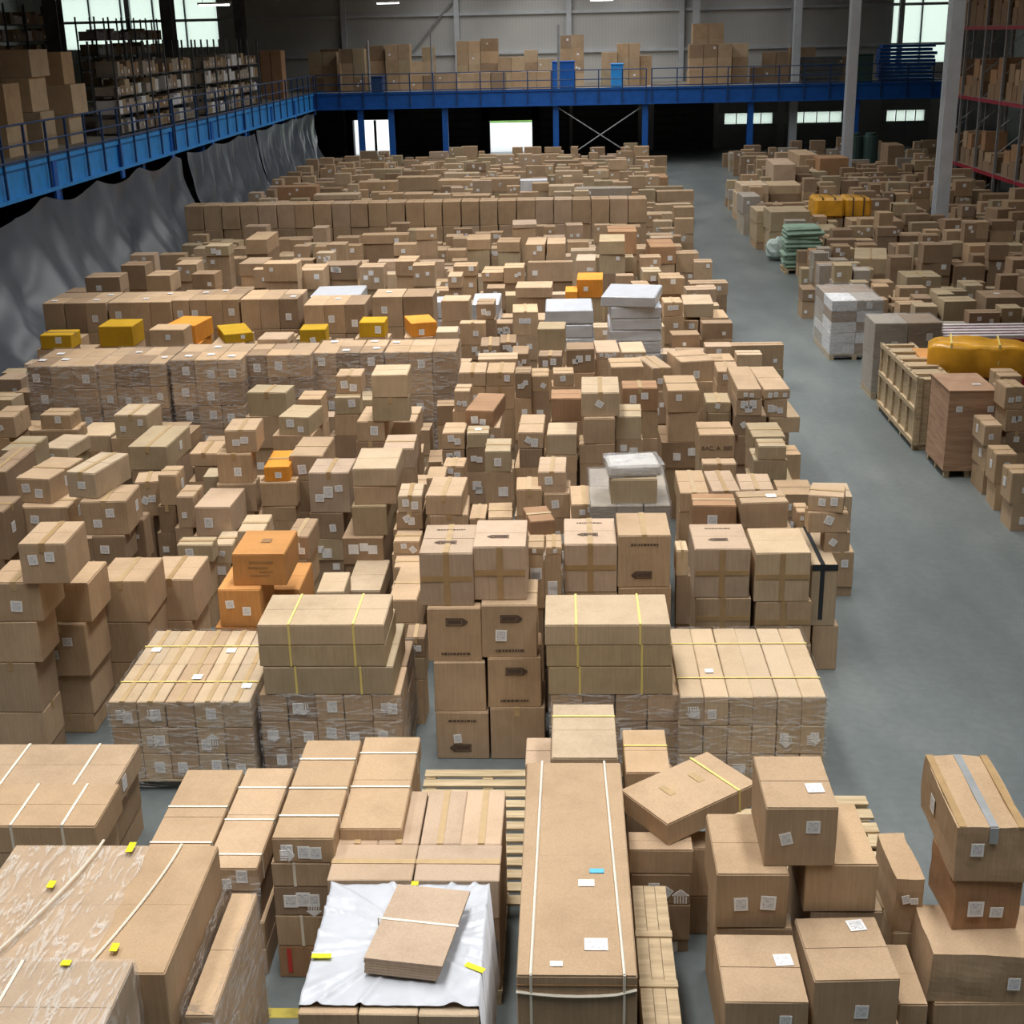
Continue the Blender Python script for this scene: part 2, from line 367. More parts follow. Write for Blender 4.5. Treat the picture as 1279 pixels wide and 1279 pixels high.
for k, (a, b) in enumerate(SLIT):
    w_ = empty('window_%d' % (k+1)); tag(w_, ['window strip in the grey door nearest the dark dock', 'window strip in the grey door between the columns', 'window strip in the grey door by the rack'][k], kind='structure')
    n_ = 4
    for q in range(n_):
        m = MB(); xa = a+(b-a)*q/n_; m.box(xa+0.05, a+(b-a)*(q+1)/n_, YB+0.1, YB+0.11, 1.45, 2.1); m.build('pane', M['pane'], w_)
        m = MB(); m.box(xa+0.0, xa+0.06, YB-0.06, YB, 1.42, 2.13); m.build('window_frame', M['door_grey'], w_)
    m = MB(); m.box(a-0.3, b+0.3, YB-0.05, YB-0.01, 0, 1.43); m.build('door_panel', M['door_grey'], w_)
    m = MB(); m.box(a-0.3, b+0.3, YB-0.05, YB-0.01, 2.12, 3.1); m.build('door_panel', M['door_grey'], w_)
for k, (a, b, z0, z1) in enumerate(PANEL):
    w_ = empty('window_%d' % (k+4)); tag(w_, ['daylight panel high in the end wall above the side mezzanine', 'daylight panel in the end wall behind the rack'][k], kind='structure')
    n_ = max(2, round((b-a)/2)); 
    for q in range(n_):
        xa, xb = a+(b-a)*q/n_, a+(b-a)*(q+1)/n_
        m = MB(); m.box(xa+0.04, xb-0.04, YB+0.1, YB+0.12, z0, z1); m.build('pane', M['pane'], w_)
        m = MB(); m.box(xa-0.05, xa+0.05, YB+0.02, YB+0.2, z0, z1); m.build('window_frame', M['steel'], w_)
m = MB(); m.quad((-60, YB+0.3, -0.02), (60, YB+0.3, -0.02), (60, YB+60, -0.02), (-60, YB+60, -0.02)); struct('ground', m, M['yard'], 'bright concrete yard outside the dock doors')
m = MB(); m.box(-14, 3, YB+31, YB+60, -0.02, 0.1); struct('lawn', m, M['grass'], 'strip of green lawn beyond the yard')

def column(x, y, mat, lab, z0=0.0, w=0.36):
    m = MB(); t = 0.05
    m.box(x-w/2, x+w/2, y-w*0.6, y-w*0.6+t, z0, 12); m.box(x-w/2, x+w/2, y+w*0.6-t, y+w*0.6, z0, 12); m.box(x-t/2, x+t/2, y-w*0.6+t, y+w*0.6-t, z0, 12)
    if z0 == 0.0: m.box(x-w*0.8, x+w*0.8, y-w*0.8, y+w*0.8, 0, 0.04)
    return tag(m.build('steel_column', M[mat]), lab, 'column', 'steel columns')
column(12.9, 47.6, 'steel', 'grey steel column standing among the cartons, nearest of three beside the aisle', w=0.44)
column(12.9, 64, 'steel', 'grey steel column behind the orange wrapped bundles, middle of three', w=0.42)
column(12.9, 79.5, 'steel', 'grey steel column by the window strips, farthest of three', w=0.4)
column(8.0, 87.0, 'steel', 'grey steel column against the end wall behind tall brown cartons', 3.9, 0.4)
for k, (u_, lab) in enumerate([(72, 'dark steel column rising from the side mezzanine, first from the picture edge'), (214, 'dark steel column rising from the side mezzanine racks, second from the picture edge'), (303, 'dark steel column near the mezzanine corner, third from the picture edge')]):
    x_, z_ = ony(u_, 60, (50, 62, 74)[k]); column(x_, (50, 62, 74)[k], 'darksteel', lab, 4.0, 0.5)

# ------------------------------------------------------------------ mezzanines
MX, MY = -14.0, 78.0           # edge of the side mezzanine, edge of the end mezzanine
ZB, ZT = 3.25, 4.1
m = MB(); m.box(LX, MX-0.05, 12, YB, ZT-0.12, ZT); m.box(MX-0.05, 22, MY+0.05, YB, ZT-0.12, ZT)
deck = struct('mezzanine_floor', m, M['deck'], 'boarded mezzanine floor on blue beams')
def part(name, parent, mat, *boxes):
    m = MB()
    for b in boxes: m.box(*b)
    return m.build(name, M[mat], parent)
y = 20.0
while y < MY:
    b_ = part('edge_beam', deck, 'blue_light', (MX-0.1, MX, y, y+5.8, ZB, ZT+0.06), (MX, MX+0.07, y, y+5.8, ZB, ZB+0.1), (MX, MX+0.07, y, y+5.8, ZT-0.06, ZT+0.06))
    part('splice_plate', b_, 'blue', (MX, MX+0.06, y-0.25, y+0.05, ZB-0.25, ZT-0.05))
    y += 5.8
x = MX
while x < 22:
    b_ = part('edge_beam', deck, 'blue', (x, x+5.9, MY-0.1, MY, ZB, ZT+0.06), (x, x+5.9, MY-0.16, MY-0.1, ZB, ZB+0.1), (x, x+5.9, MY-0.16, MY-0.1, ZT-0.06, ZT+0.06))
    x += 5.9
for u_ in (452, 490, 557, 695, 806, 937, 1068):
    x_, _ = ony(u_, 165, MY+0.2); part('mezzanine_post', deck, 'blue', (x_-0.16, x_+0.16, MY+0.1, MY+0.42, 0, ZB), (x_-0.28, x_+0.28, MY, MY+0.55, 0, 0.03))
for y_ in range(22, 78, 8): part('mezzanine_post', deck, 'blue', (MX-0.5, MX-0.2, y_, y_+0.3, 0, ZB))
for y_ in range(26, 80, 6): part('joist', deck, 'blue', (LX, MX-0.1, y_, y_+0.12, ZB+0.2, ZT-0.12))
xa, _ = ony(697, 150, MY+0.2); xb, _ = ony(804, 150, MY+0.2)
m = MB(); m.tube((xa, MY+0.25, ZB-0.1), (xb, MY+0.25, 0.1), 0.035); m.build('cross_brace', M['galv'], deck)
m = MB(); m.tube((xb, MY+0.3, ZB-0.1), (xa, MY+0.3, 0.1), 0.035); m.build('cross_brace', M['galv'], deck)
def guard_rail(label, pts, mat, posts, top=1.0):
    g = empty('guard_rail', pts[0]); tag(g, label, 'railing', 'mezzanine guard rails')
    a, b = Vector(pts[0]), Vector(pts[1]); L = b-a
    for z in (0.12, top*0.5, top):
        m = MB(); m.tube((0, 0, z), (L.x, L.y, z), 0.03, 6); m.build('rail', M[mat], g)
    for k in range(posts+1):
        p = L*(k/posts); m = MB(); m.box(p.x-0.03, p.x+0.03, p.y-0.03, p.y+0.03, -0.75, top); m.build('post', M[mat], g)
guard_rail('blue guard rail along the side mezzanine edge, nearer half', ((MX+0.1, 20, ZT+0.02), (MX+0.1, 49, ZT+0.02)), 'rail_dark', 19)
guard_rail('blue guard rail along the side mezzanine edge, half by the corner', ((MX+0.1, 49.2, ZT+0.02), (MX+0.1, 77.6, ZT+0.02)), 'rail_dark', 18)
guard_rail('blue guard rail on the end mezzanine before the stacked cartons', ((MX+0.2, MY-0.2, ZT+0.02), (4.5, MY-0.2, ZT+0.02)), 'rail_dark', 14)
guard_rail('blue guard rail on the end mezzanine beside the columns', ((4.8, MY-0.2, ZT+0.02), (21.5, MY-0.2, ZT+0.02)), 'rail_dark', 12)
for k, u_ in enumerate((461, 540, 698)):
    x_, _ = ony(u_, 80, MY+0.3); m = MB(); m.tube((x_, MY+0.3, ZT), (x_, MY+0.3, 6.9+0.3*k), 0.07)
    tag(m.build('light_pole', M['galv']), 'thin grey pole on the end mezzanine, %s from the corner' % ('first', 'second', 'third')[k], 'pole', 'mezzanine poles')
# hanging tube lamps near the end wall
for k, (u_, v_) in enumerate([(485, 4), (630, -2), (752, 0), (268, 6)]):
    x_, z_ = ony(u_, v_, 84.0 if k < 3 else 60.0); yy = 84.0 if k < 3 else 60.0
    t_ = empty('tube_lamp', (x_, yy, z_)); tag(t_, 'hanging tube lamp high up, %s' % ('above the end mezzanine corner', 'above the middle of the end mezzanine', 'above the end mezzanine cross brace', 'above the side mezzanine racks')[k], 'lamp', 'tube lamps')
    m = MB(); m.box(-0.7, 0.7, -0.08, 0.08, 0.0, 0.08); m.build('housing', M['lamp_metal'], t_)
    m = MB(); m.tube((-0.65, 0, -0.03), (0.65, 0, -0.03), 0.03); m.build('tube', M['tube'], t_)
    m = MB(); m.tube((-0.5, 0, 0.08), (-0.5, 0, 12-z_), 0.01, 5); m.tube((0.5, 0, 0.08), (0.5, 0, 12-z_), 0.01, 5); m.build('cable', M['darksteel'], t_)

# tarpaulin hanging from the side mezzanine: pinned along the beam, swept out over the floor near the front
def tarp(name, y0, y1, sag, out0, out1, label, seed, ztop=None, drop=0.0):
    m = MB(); ny, nz = 90, 26
    for i in range(ny+1):
        t = i/ny; y = y0+(y1-y0)*t
        zt = (ztop(t) if ztop else ZB-0.05) - sag*abs(math.sin(t*math.pi*(y1-y0)/4.2))
        for k in range(nz+1):
            s = k/nz
            out = (out0*(1-t)+out1*t)
            x = MX+0.12+out*s**1.7
            fold = mnoise.noise(Vector((y*0.9+seed, s*0.6, 1.3)))*0.35+mnoise.noise(Vector((y*2.6+s*2.0, s*1.1, seed)))*0.16
            diag = mnoise.noise(Vector((y*0.5+s*3.4, s*1.5+seed, 4.0)))*0.22
            m.v.append((x+(fold+diag)*(0.15+s), y+drop*s*(1-t), max(0.03, zt*(1-s))+0.01))
    for i in range(ny):
        for k in range(nz):
            a = i*(nz+1)+k; m.f.append((a, a+1, a+nz+2, a+nz+1)); m.c.append(None)
    o = m.build(name, M['tarp'], smooth=True); tag(o, label, 'tarpaulin', 'tarpaulin curtains')
tarp('tarpaulin', 23.5, 49.5, 0.30, 2.5, 0.9, 'grey tarpaulin swept out over the floor under the nearer mezzanine beam', 3.1, lambda t: ZB-0.05-(2.3*max(0, 0.40-t)/0.40 if t < 0.40 else 0.0), -1.0)
tarp('tarpaulin', 50.4, 61.9, 0.15, 0.7, 0.6, 'grey tarpaulin hanging straight under the mezzanine, between the other two', 8.7)
tarp('tarpaulin', 62.3, 77.0, 0.10, 0.6, 0.5, 'shiny grey tarpaulin hanging by the mezzanine corner', 15.2)

# ------------------------------------------------------------------ cartons
RNG = random.Random(7)
KR = {'k': (0.505, 0.36, 0.228), 'd': (0.35, 0.246, 0.158), 't': (0.57, 0.44, 0.295), 'r': (0.42, 0.25, 0.14), 'p': (0.53, 0.395, 0.28),
      'y': (0.58, 0.35, 0.02), 'o': (0.72, 0.30, 0.045), 'O': (0.62, 0.30, 0.10), 'w': (0.78, 0.79, 0.80), 'g': (0.42, 0.37, 0.31), 'n': (0.455, 0.36, 0.232)}
CNAME = {'k': 'brown', 'd': 'dark brown', 't': 'pale tan', 'r': 'reddish brown', 'p': 'pinkish tan', 'y': 'yellow', 'o': 'orange',
         'O': 'dull orange', 'w': 'white', 'g': 'greyish', 'n': 'olive brown'}
def tint(c, rng=RNG, a=0.10):
    b = KR[c]; k = rng.uniform(1-a, 1+a); h = rng.uniform(-0.02, 0.02)
    return (min(0.9, b[0]*k*(1+h)), min(0.9, b[1]*k), min(0.9, b[2]*k*(1-2*h)))
lm = MB(); lm.box(-0.5, 0.5, -0.5, 0.5, -0.5, 0.5); LABEL_ME = lm.mesh('shipping_label', M['label'])
STK_ME = {}
for k_ in ('yellow_sticker', 'red', 'blue_sticker', 'ink', 'white_wrap'):
    q_ = MB(); q_.box(-0.5, 0.5, -0.5, 0.5, -0.5, 0.5); STK_ME[k_] = q_.mesh('sticker', M[k_])
def sticker(parent, name, face, a, b, sa, sb, w, d, h, me=None, rot=0.0):
    """a, b: centre on the face in metres (face front: x, z; top: x, y; left/right: y, z)"""
    o = bpy.data.objects.new(name, me or LABEL_ME); link(o); o.parent = parent
    o.scale = (sa, 0.003, sb); lift = 0.014 if len(parent.data.polygons if parent.data else ()) > 400 else 0.003
    if face == 'front': o.location = (a, -d/2-0.0015-lift, b); o.rotation_euler = (0, rot, 0)
    elif face == 'right': o.location = (w/2+0.0015+lift, a, b); o.rotation_euler = (rot, 0, math.pi/2)
    elif face == 'left': o.location = (-w/2-0.0015-lift, a, b); o.rotation_euler = (rot, 0, -math.pi/2)
    else: o.location = (a, b, h+0.008); o.rotation_euler = (math.pi/2, 0, rot)
    return o
def carton_mesh(w, d, h, col, near, rng, worn=False):
    m = MB()
    if worn:
        n = 9; amp = 0.022
        def P(x, y, z):
            k = mnoise.noise_vector(Vector((x*2.3+w*9, y*2.3+d*7, z*2.3+h*5)))*amp + mnoise.noise_vector(Vector((x*7, y*7+w*3, z*7)))*amp*0.35
            return (x+k.x, y+k.y, max(0.0, z+(k.z if z > 0.02 else 0)))
        for ax in range(3):
            for sd in (0, 1):
                i = len(m.v)
                for a in range(n+1):
                    for b in range(n+1):
                        f = [0, 0, 0]; f[ax] = sd; f[(ax+1) % 3] = a/n; f[(ax+2) % 3] = b/n
                        m.v.append(P((f[0]-0.5)*w, (f[1]-0.5)*d, f[2]*h))
                for a in range(n):
                    for b in range(n):
                        q = i+a*(n+1)+b; t = (q, q+n+1, q+n+2, q+1)
                        m.f.append(t if sd else t[::-1]); m.c.append(col)
        return m
    jit = min(0.005, 0.01*min(w, d, h)) if near else 0.003
    if near:
        t = 0.006
        m.cbox(w, d, h-t, 0.007, col, jit, rng)
        g = 0.004; dark = col
        for s in (-1, 1):        # two closing flaps either side of the seam
            y0, y1 = (g/2, d/2-0.004) if s > 0 else (-d/2+0.004, -g/2)
            m.box(-w/2+0.006, w/2-0.006, y0, y1, h-t-0.004, h+rng.uniform(-0.001, 0.003), col)
    else: m.cbox(w, d, h, 0.012, col, jit, rng)
    return m
def tape_mesh(w, d, h, along, tw, tab):
    m = MB(); e = 0.002; zt = h+0.005
    if along == 'x':
        m.box(-w/2-e, w/2+e, -tw/2, tw/2, zt, zt+e)
        for s in (-1, 1): m.box(s*w/2+(0 if s > 0 else -e*2), s*w/2+(e*2 if s > 0 else 0), -tw/2, tw/2, h-tab, zt+e)
    else:
        m.box(-tw/2, tw/2, -d/2-e, d/2+e, zt, zt+e)
        for s in (-1, 1): m.box(-tw/2, tw/2, s*d/2+(0 if s > 0 else -e*2), s*d/2+(e*2 if s > 0 else 0), h-tab, zt+e)
    return m
def strap_mesh(w, d, h, plane, frac, sw=0.014, sag=0.0):
    m = MB(); e = 0.004; zt = h+0.006
    if plane == 'X':
        x = (frac-0.5)*w
        m.box(x-sw/2, x+sw/2, -d/2-e, d/2+e, zt, zt+e); m.box(x-sw/2, x+sw/2, -d/2-e, -d/2, 0.0, zt+e); m.box(x-sw/2, x+sw/2, d/2, d/2+e, 0.0, zt+e)
    elif plane == 'Y':
        y = (frac-0.5)*d
        m.box(-w/2-e, w/2+e, y-sw/2, y+sw/2, zt, zt+e); m.box(-w/2-e, -w/2, y-sw/2, y+sw/2, 0.0, zt+e); m.box(w/2, w/2+e, y-sw/2, y+sw/2, 0.0, zt+e)
    else:
        z = frac*h; m.box(-w/2-e, w/2+e, -d/2-e, -d/2, z-sw/2, z+sw/2); m.box(-w/2-e, -w/2, -d/2, d/2, z-sw/2, z+sw/2); m.box(w/2, w/2+e, -d/2, d/2, z-sw/2, z+sw/2)
    return m
THINGS = []          # individually placed cartons awaiting their labels
FOOT = []            # footprints x0,x1,y0,y1,ztop of every stack
BOXES = []           # x0,x1,y0,y1,z0,z1 of every placed carton
STUFF = MB()         # the cartons past the countable ones, as one mass
def stuff_box(x0, x1, y0, y1, z0, z1, col, rz=0.0, lab=0.0, rng=RNG):
    cx, cy = (x0+x1)/2, (y0+y1)/2
    mt = Matrix.Translation((cx, cy, z0)) @ Matrix.Rotation(rz, 4, 'Z')
    w, d, h = x1-x0, y1-y0, z1-z0
    STUFF.box(-w/2, w/2, -d/2, d/2, 0, h, col, mt)
    while rng.random() < lab:
        lab *= 0.55
        s = rng.uniform(0.07, 0.13); a = rng.uniform(-w/2+s, w/2-s) if w > 2*s else 0; b = rng.uniform(0.3, 0.8)*h
        STUFF.box(a-s/2, a+s/2, -d/2-0.006, -d/2-0.001, b-s/2, b+s/2, (0.86, 0.86, 0.86), mt)
    if rng.random() < 0.5:
        STUFF.box(-w/2, w/2, -0.03, 0.03, h, h+0.004, tuple(c*0.82 for c in col), mt)
def make_carton(x0, x1, y0, y1, z0, z1, flags, ppm, extra=None):
    w, d, h = x1-x0, y1-y0, z1-z0
    rng = random.Random(int((x0*131+y0*917+z0*577)*100))
    c = next((f for f in flags if f in KR), None) or rng.choice('kkkkktdpn')
    col = tint(c, rng); near = ppm > 75; worn = 'W' in flags
    rz = next((math.radians(float(f[1:])) for f in flags if f[0] == 'r' and len(f) > 1), None)
    if rz is None: rz = 0.0 if 'sq' in flags else math.radians(rng.uniform(-2.5, 2.5))
    # keep the rotated box inside the space it was given
    k = 1.0/(abs(math.cos(rz))+0.5*abs(math.sin(rz)))
    o = carton_mesh(w*k, d*k, h-0.002, col, near, rng, worn).build('carton', M['card'], None, ((x0+x1)/2, (y0+y1)/2, z0+0.001), rz)
    w, d, h = w*k, d*k, h-0.002
    info = dict(o=o, c=c, w=w, d=d, h=h, x=(x0+x1)/2, y=y0, z0=z0, z1=z1, flags=flags, n=0, tape=False, ppm=ppm, worn=worn)
    if ppm > 38 and 'nt' not in flags and not worn and rng.random() < (0.9 if near else 0.55):
        al = 'x' if ('tx' in flags or ('ty' not in flags and rng.random() < 0.7)) else 'y'
        tm = tape_mesh(w, d, h, al, min(0.055, 0.2*min(w, d)), min(0.09, h*0.3)); tm.build('packing_tape', M[rng.choice(['tape', 'clear_tape', 'clear_tape'])], o); info['tape'] = True
    nl = next((int(f[1:]) for f in flags if f[0] == 'l' and f[1:].isdigit()), None)
    if nl is None: nl = rng.choice([0, 1, 1, 1, 2])
    for q in range(nl):
        s = min(rng.uniform(0.08, 0.125), w*0.28, h*0.42); sb = s*rng.uniform(0.85, 1.25)
        a = (-0.5+(q+0.5+rng.uniform(-0.25, 0.25))/nl)*(w-s*1.6) if nl > 1 else rng.uniform(-0.3, 0.35)*(w-s*1.3)
        sticker(o, 'shipping_label', 'front', a, h*rng.uniform(0.32, 0.68), s, min(sb, h*0.6), w, d, h, rot=rng.choice([0, 0, 0.05, -0.08, rng.uniform(-0.7, 0.7)])); info['n'] += 1
    for f in flags:
        if f[0] == 'T' and len(f) > 1:             # label on the top face
            s = min(0.12, w*0.3); fx, fy = [float(q) for q in f[1:].split(',')]
            sticker(o, 'shipping_label', 'top', (fx-0.5)*w, (fy-0.5)*d, s, s, w, d, h, rot=rng.uniform(-0.3, 0.3))
        if f[0] == 'E':                            # label on the left or right end
            s = min(0.11, d*0.3); sticker(o, 'shipping_label', 'left' if f[1] == 'l' else 'right', rng.uniform(-0.2, 0.2)*d, h*0.55, s, min(s*1.2, h*0.6), w, d, h)
        if f[0] in 'XYZ' and len(f) > 2:           # strapping band
            strap_mesh(w, d, h, f[0], float(f[1:-1]), 0.02 if f[-1] == 'y' else 0.022).build('strap', M['strap_'+f[-1]], o); info['strap'] = {'y': 'yellow', 'w': 'white'}[f[-1]]
    if 'C' in flags:
        m = MB(); m.box(-0.03, 0.03, -d/2-0.0065, -d/2-0.003, 0.004, h-0.01); m.box(-w/2+.01, w/2-.01, -d/2-0.006, -d/2-0.003, h*0.46, h*0.46+0.06); m.build('packing_tape', M['tape'], o)
    if 'P' in flags or 'Q' in flags: print_mark(o, w, d, h, flags, info)
    THINGS.append(info)
    return o
def textmesh(txt, size, mat, name):
    cu = bpy.data.curves.new(name, 'FONT'); cu.body = txt; cu.size = size; cu.align_x = 'CENTER'; cu.align_y = 'CENTER'; cu.extrude = 0.0008
    cu.materials.append(mat)
    tmp = bpy.data.objects.new('tmp_text', cu); link(tmp); bpy.context.view_layer.update()
    me = bpy.data.meshes.new_from_object(tmp.evaluated_get(bpy.context.evaluated_depsgraph_get())); me.name = name
    bpy.data.objects.remove(tmp); bpy.data.curves.remove(cu); return me
def print_mark(o, w, d, h, flags, info):
    info['print'] = True
    def place(ob, face, a, b):
        ob.parent = o
        if face == 'front': ob.location = (a, -d/2-0.005, b); ob.rotation_euler = (math.pi/2, 0, 0)
        else: ob.location = (a, b, h+0.006)
    face = 'top' if 'Pt' in flags else 'front'
    if 'Q' in flags:
        ob = bpy.data.objects.new('printed_text', textmesh('BAC. A. 000', 0.085, M['ink'], 'printed_text')); link(ob); place(ob, 'front', 0.0, h*0.42); return
    b0 = (h*0.74 if 'Pu' in flags else h*0.24) if face == 'front' else -d*0.15
    ww, hh = 0.17, 0.085
    m = MB(); e = 0.0012
    for (x0, x1, y0, y1) in ((-ww/2, ww/2, hh/2-0.012, hh/2), (-ww/2, ww/2, -hh/2, -hh/2+0.008), (-ww/2, -ww/2+0.008, -hh/2, hh/2), (ww/2-0.008, ww/2, -hh/2, hh/2), (-ww*0.42, ww*0.42, -0.022, 0.022)):
        m.box(x0, x1, y0, y1, 0, e)
    s = 1 if 'Pu' in flags else -1
    for k in range(4):        # the arrow shaped tail of the emblem
        m.box(s*(ww/2+0.002+k*0.012), s*(ww/2+0.002+k*0.012)+s*0.010, -0.04+k*0.009, 0.04-k*0.009, 0, e) if s > 0 else m.box(-ww/2-0.012-k*0.012, -ww/2-0.002-k*0.012, -0.04+k*0.009, 0.04-k*0.009, 0, e)
    ob = m.build('printed_emblem', M['ink']); place(ob, face, 0.0, b0)
    if 'Pn' not in flags:
        m = MB(); xx = -0.14; rg = random.Random(int(w*1e4))
        while xx < 0.14:
            l = rg.uniform(0.012, 0.04); m.box(xx, min(0.15, xx+l), -0.011, 0.011, 0, e); xx += l+0.008
        ob = m.build('printed_line', M['ink']); place(ob, face, 0.0, (h*0.14 if 'Pu' in flags else h*0.82) if face == 'front' else d*0.3)

FOOT += [(12.9-.5, 12.9+.5, y_-.5, y_+.5) for y_ in (47.6, 64, 79.5)]+[(MX-1, MX+0.5, 0, 90)]
def overl(a, b, e=0.02): return a[0] < b[1]-e and b[0] < a[1]-e and a[2] < b[3]-e and b[2] < a[3]-e
def parse(seg):
    t = seg.split(); n = []
    while t and (t[0] == '.' or t[0] == '-' or t[0].lstrip('-').replace('.', '', 1).isdigit()) and len(n) < 5:
        n.append(None if t[0] in '.-' else float(t[0])); t.pop(0)
    n += [None]*(5-len(n)); return n, t
def stack(line, sink='thing', lastfill=False):
    head, body = line.split('|'); segs = [parse(s) for s in body.split(';')]
    (u0, u1, vt, vb, vk), fl = segs[0]; uc = (u0+u1)/2
    on = head == 'on'
    if on:
        best = None
        for b in BOXES:
          for up in (uc, u0*0.8+u1*0.2, u0*0.2+u1*0.8):
            X, Yq = onz(up, vb, b[5])
            if b[0] <= X <= b[1] and b[2]-0.12 <= Yq <= b[3]-0.03:
                if any(c is not b and abs(c[4]-b[5]) < 0.03 and c[0] < X < c[1] and c[2]-0.02 < Yq+0.1 < c[3] for c in BOXES): continue
                if best is None or Yq < best[0]: best = (Yq, b[5])
        if best is None:
            head = 'h1.5'; on = False
        else: Y, zb0 = best
    if not on: Y = onz(uc, vt, float(head[1:]))[1] if head[0] == 'h' else float(head)
    def layout(Y):
        out = []; top = ony(uc, vt, Y)[1]; z = top
        d = None
        if vk is not None: d = onz((u0+u1)/2, vk, top)[1]-Y
        for k, ((a, b, t_, b_, k_), f) in enumerate(segs):
            vm = (vt+vb)/2 if k == 0 else b_-8
            x0, x1 = ony(a, vm, Y)[0], ony(b, vm, Y)[0]
            zb = zb0 if (on and k == 0) else max(0.0, ony((a+b)/2, b_, Y)[1])
            if z-zb < 0.09: zb = max(0.0, z-0.09)
            if zb < 0.10: zb = 0.0
            dd = next((float(q[1:]) for q in f if q[0] == 'D'), None) or d
            if dd is None or dd < 0.15: dd = (x1-x0)*0.85
            dd = min(max(dd, 0.25), 3.0)
            fw = next((float(q[1:])/100 for q in f if q[0] == 'f' and q[1:].isdigit()), 0.0)
            out.append([x0, x1, Y-fw, Y-fw+dd, zb, z, f]); z = zb
        return out
    L = layout(Y)
    if not on:
        for it in range(60):
            fp = (min(q[0] for q in L), max(q[1] for q in L), min(q[2] for q in L), max(q[3] for q in L))
            hit = [f for f in FOOT if overl(fp, f)]
            if not hit: break
            # trim the depth first when the clash is only at the back, else step back
            front = [f for f in hit if f[2] <= fp[2]+0.12]
            if not front:
                yb = min(f[2] for f in hit)
                if yb-fp[2] > 0.28:
                    for q in L: q[3] = min(q[3], yb)
                    break
            Y += 0.06; L2 = layout(Y)
            if L2[0][5] < 0.12: break
            L = L2
        FOOT.append((min(q[0] for q in L), max(q[1] for q in L), min(q[2] for q in L), max(q[3] for q in L)))
    objs = []
    for k, q in enumerate(L):
        if q[5]-q[4] < 0.05: continue
        BOXES.append(q[:6])
        ppm = FPX/max(3, q[2])
        if sink == 'thing' and 'hid' not in q[6] and not (lastfill and len(L) > 1 and k == len(L)-1): objs.append(make_carton(*q[:6], q[6], ppm)); THINGS[-1]['lev'] = k; THINGS[-1]['nlev'] = len(L); THINGS[-1]['on'] = on
        else:
            c = next((f for f in q[6] if f in KR), None) or RNG.choice('kkkkktdpn')
            stuff_box(*q[:6], tint(c), math.radians(RNG.uniform(-3, 3)), 0.6)
    z = L[-1][4]
    if not on and z > 0.06:                     # what the stack stands on
        n = max(1, round(z/0.5)); q = L[-1]
        for k in range(n): stuff_box(q[0]+0.01, q[1]-0.01, q[2]+0.02, q[3]-0.01, z*k/n, z*(k+1)/n-0.002, tint(RNG.choice('kkdn')), 0, 0.5)
    return objs
def film_shell(w, d, z0, z1, mat, parent, top=True, amp=0.012, seed=0.0, n=14):
    m = MB(); g = 0.014
    def grid(P, na, nb):
        i = len(m.v)
        for a in range(na+1):
            for b in range(nb+1):
                p = Vector(P(a/na, b/nb)); q = Vector((p.x*5+seed, p.y*5, p.z*8))
                k = mnoise.noise_vector(q)*amp
                m.v.append((p.x+k.x, p.y+k.y, max(0.005, p.z+k.z*0.5)))
        for a in range(na):
            for b in range(nb):
                q = i+a*(nb+1)+b; m.f.append((q, q+nb+1, q+nb+2, q+1)); m.c.append(None)
    x, y = w/2+g, d/2+g; zt = z1+g
    grid(lambda a, b: (-x+2*x*a, -y, z0+(zt-z0)*b), n, n)
    grid(lambda a, b: (x, -y+2*y*a, z0+(zt-z0)*b), n, n)
    grid(lambda a, b: (x-2*x*a, y, z0+(zt-z0)*b), n, n)
    grid(lambda a, b: (-x, y-2*y*a, z0+(zt-z0)*b), n, n)
    if top: grid(lambda a, b: (-x+2*x*a, -y+2*y*b, zt), n, n)
    return m.build('stretch_film', M[mat], parent, smooth=True)
def pallet_boards(parent, w, d, h=0.13, top=True, boards=7):
    """wooden pallet: three bearers and separate deck boards as children"""
    m = MB()
    for x in (-w/2+0.06, 0, w/2-0.06):
        for y in (-d/2+0.07, 0, d/2-0.07): m.box(x-0.05, x+0.05, y-0.07, y+0.07, 0.02, h-0.022)
    for x in (-w/2+0.06, 0, w/2-0.06): m.box(x-0.05, x+0.05, -d/2, d/2, 0, 0.02)
    base = m.build('pallet', M['pallet_wood'], parent)
    bw = d/(boards*1.45)
    for k in range(boards):
        y = -d/2+bw/2+(d-bw)*k/(boards-1); m = MB(); m.box(-w/2, w/2, y-bw/2, y+bw/2, h-0.022, h); m.build('deck_board', M['pallet_wood'], base)
    return base
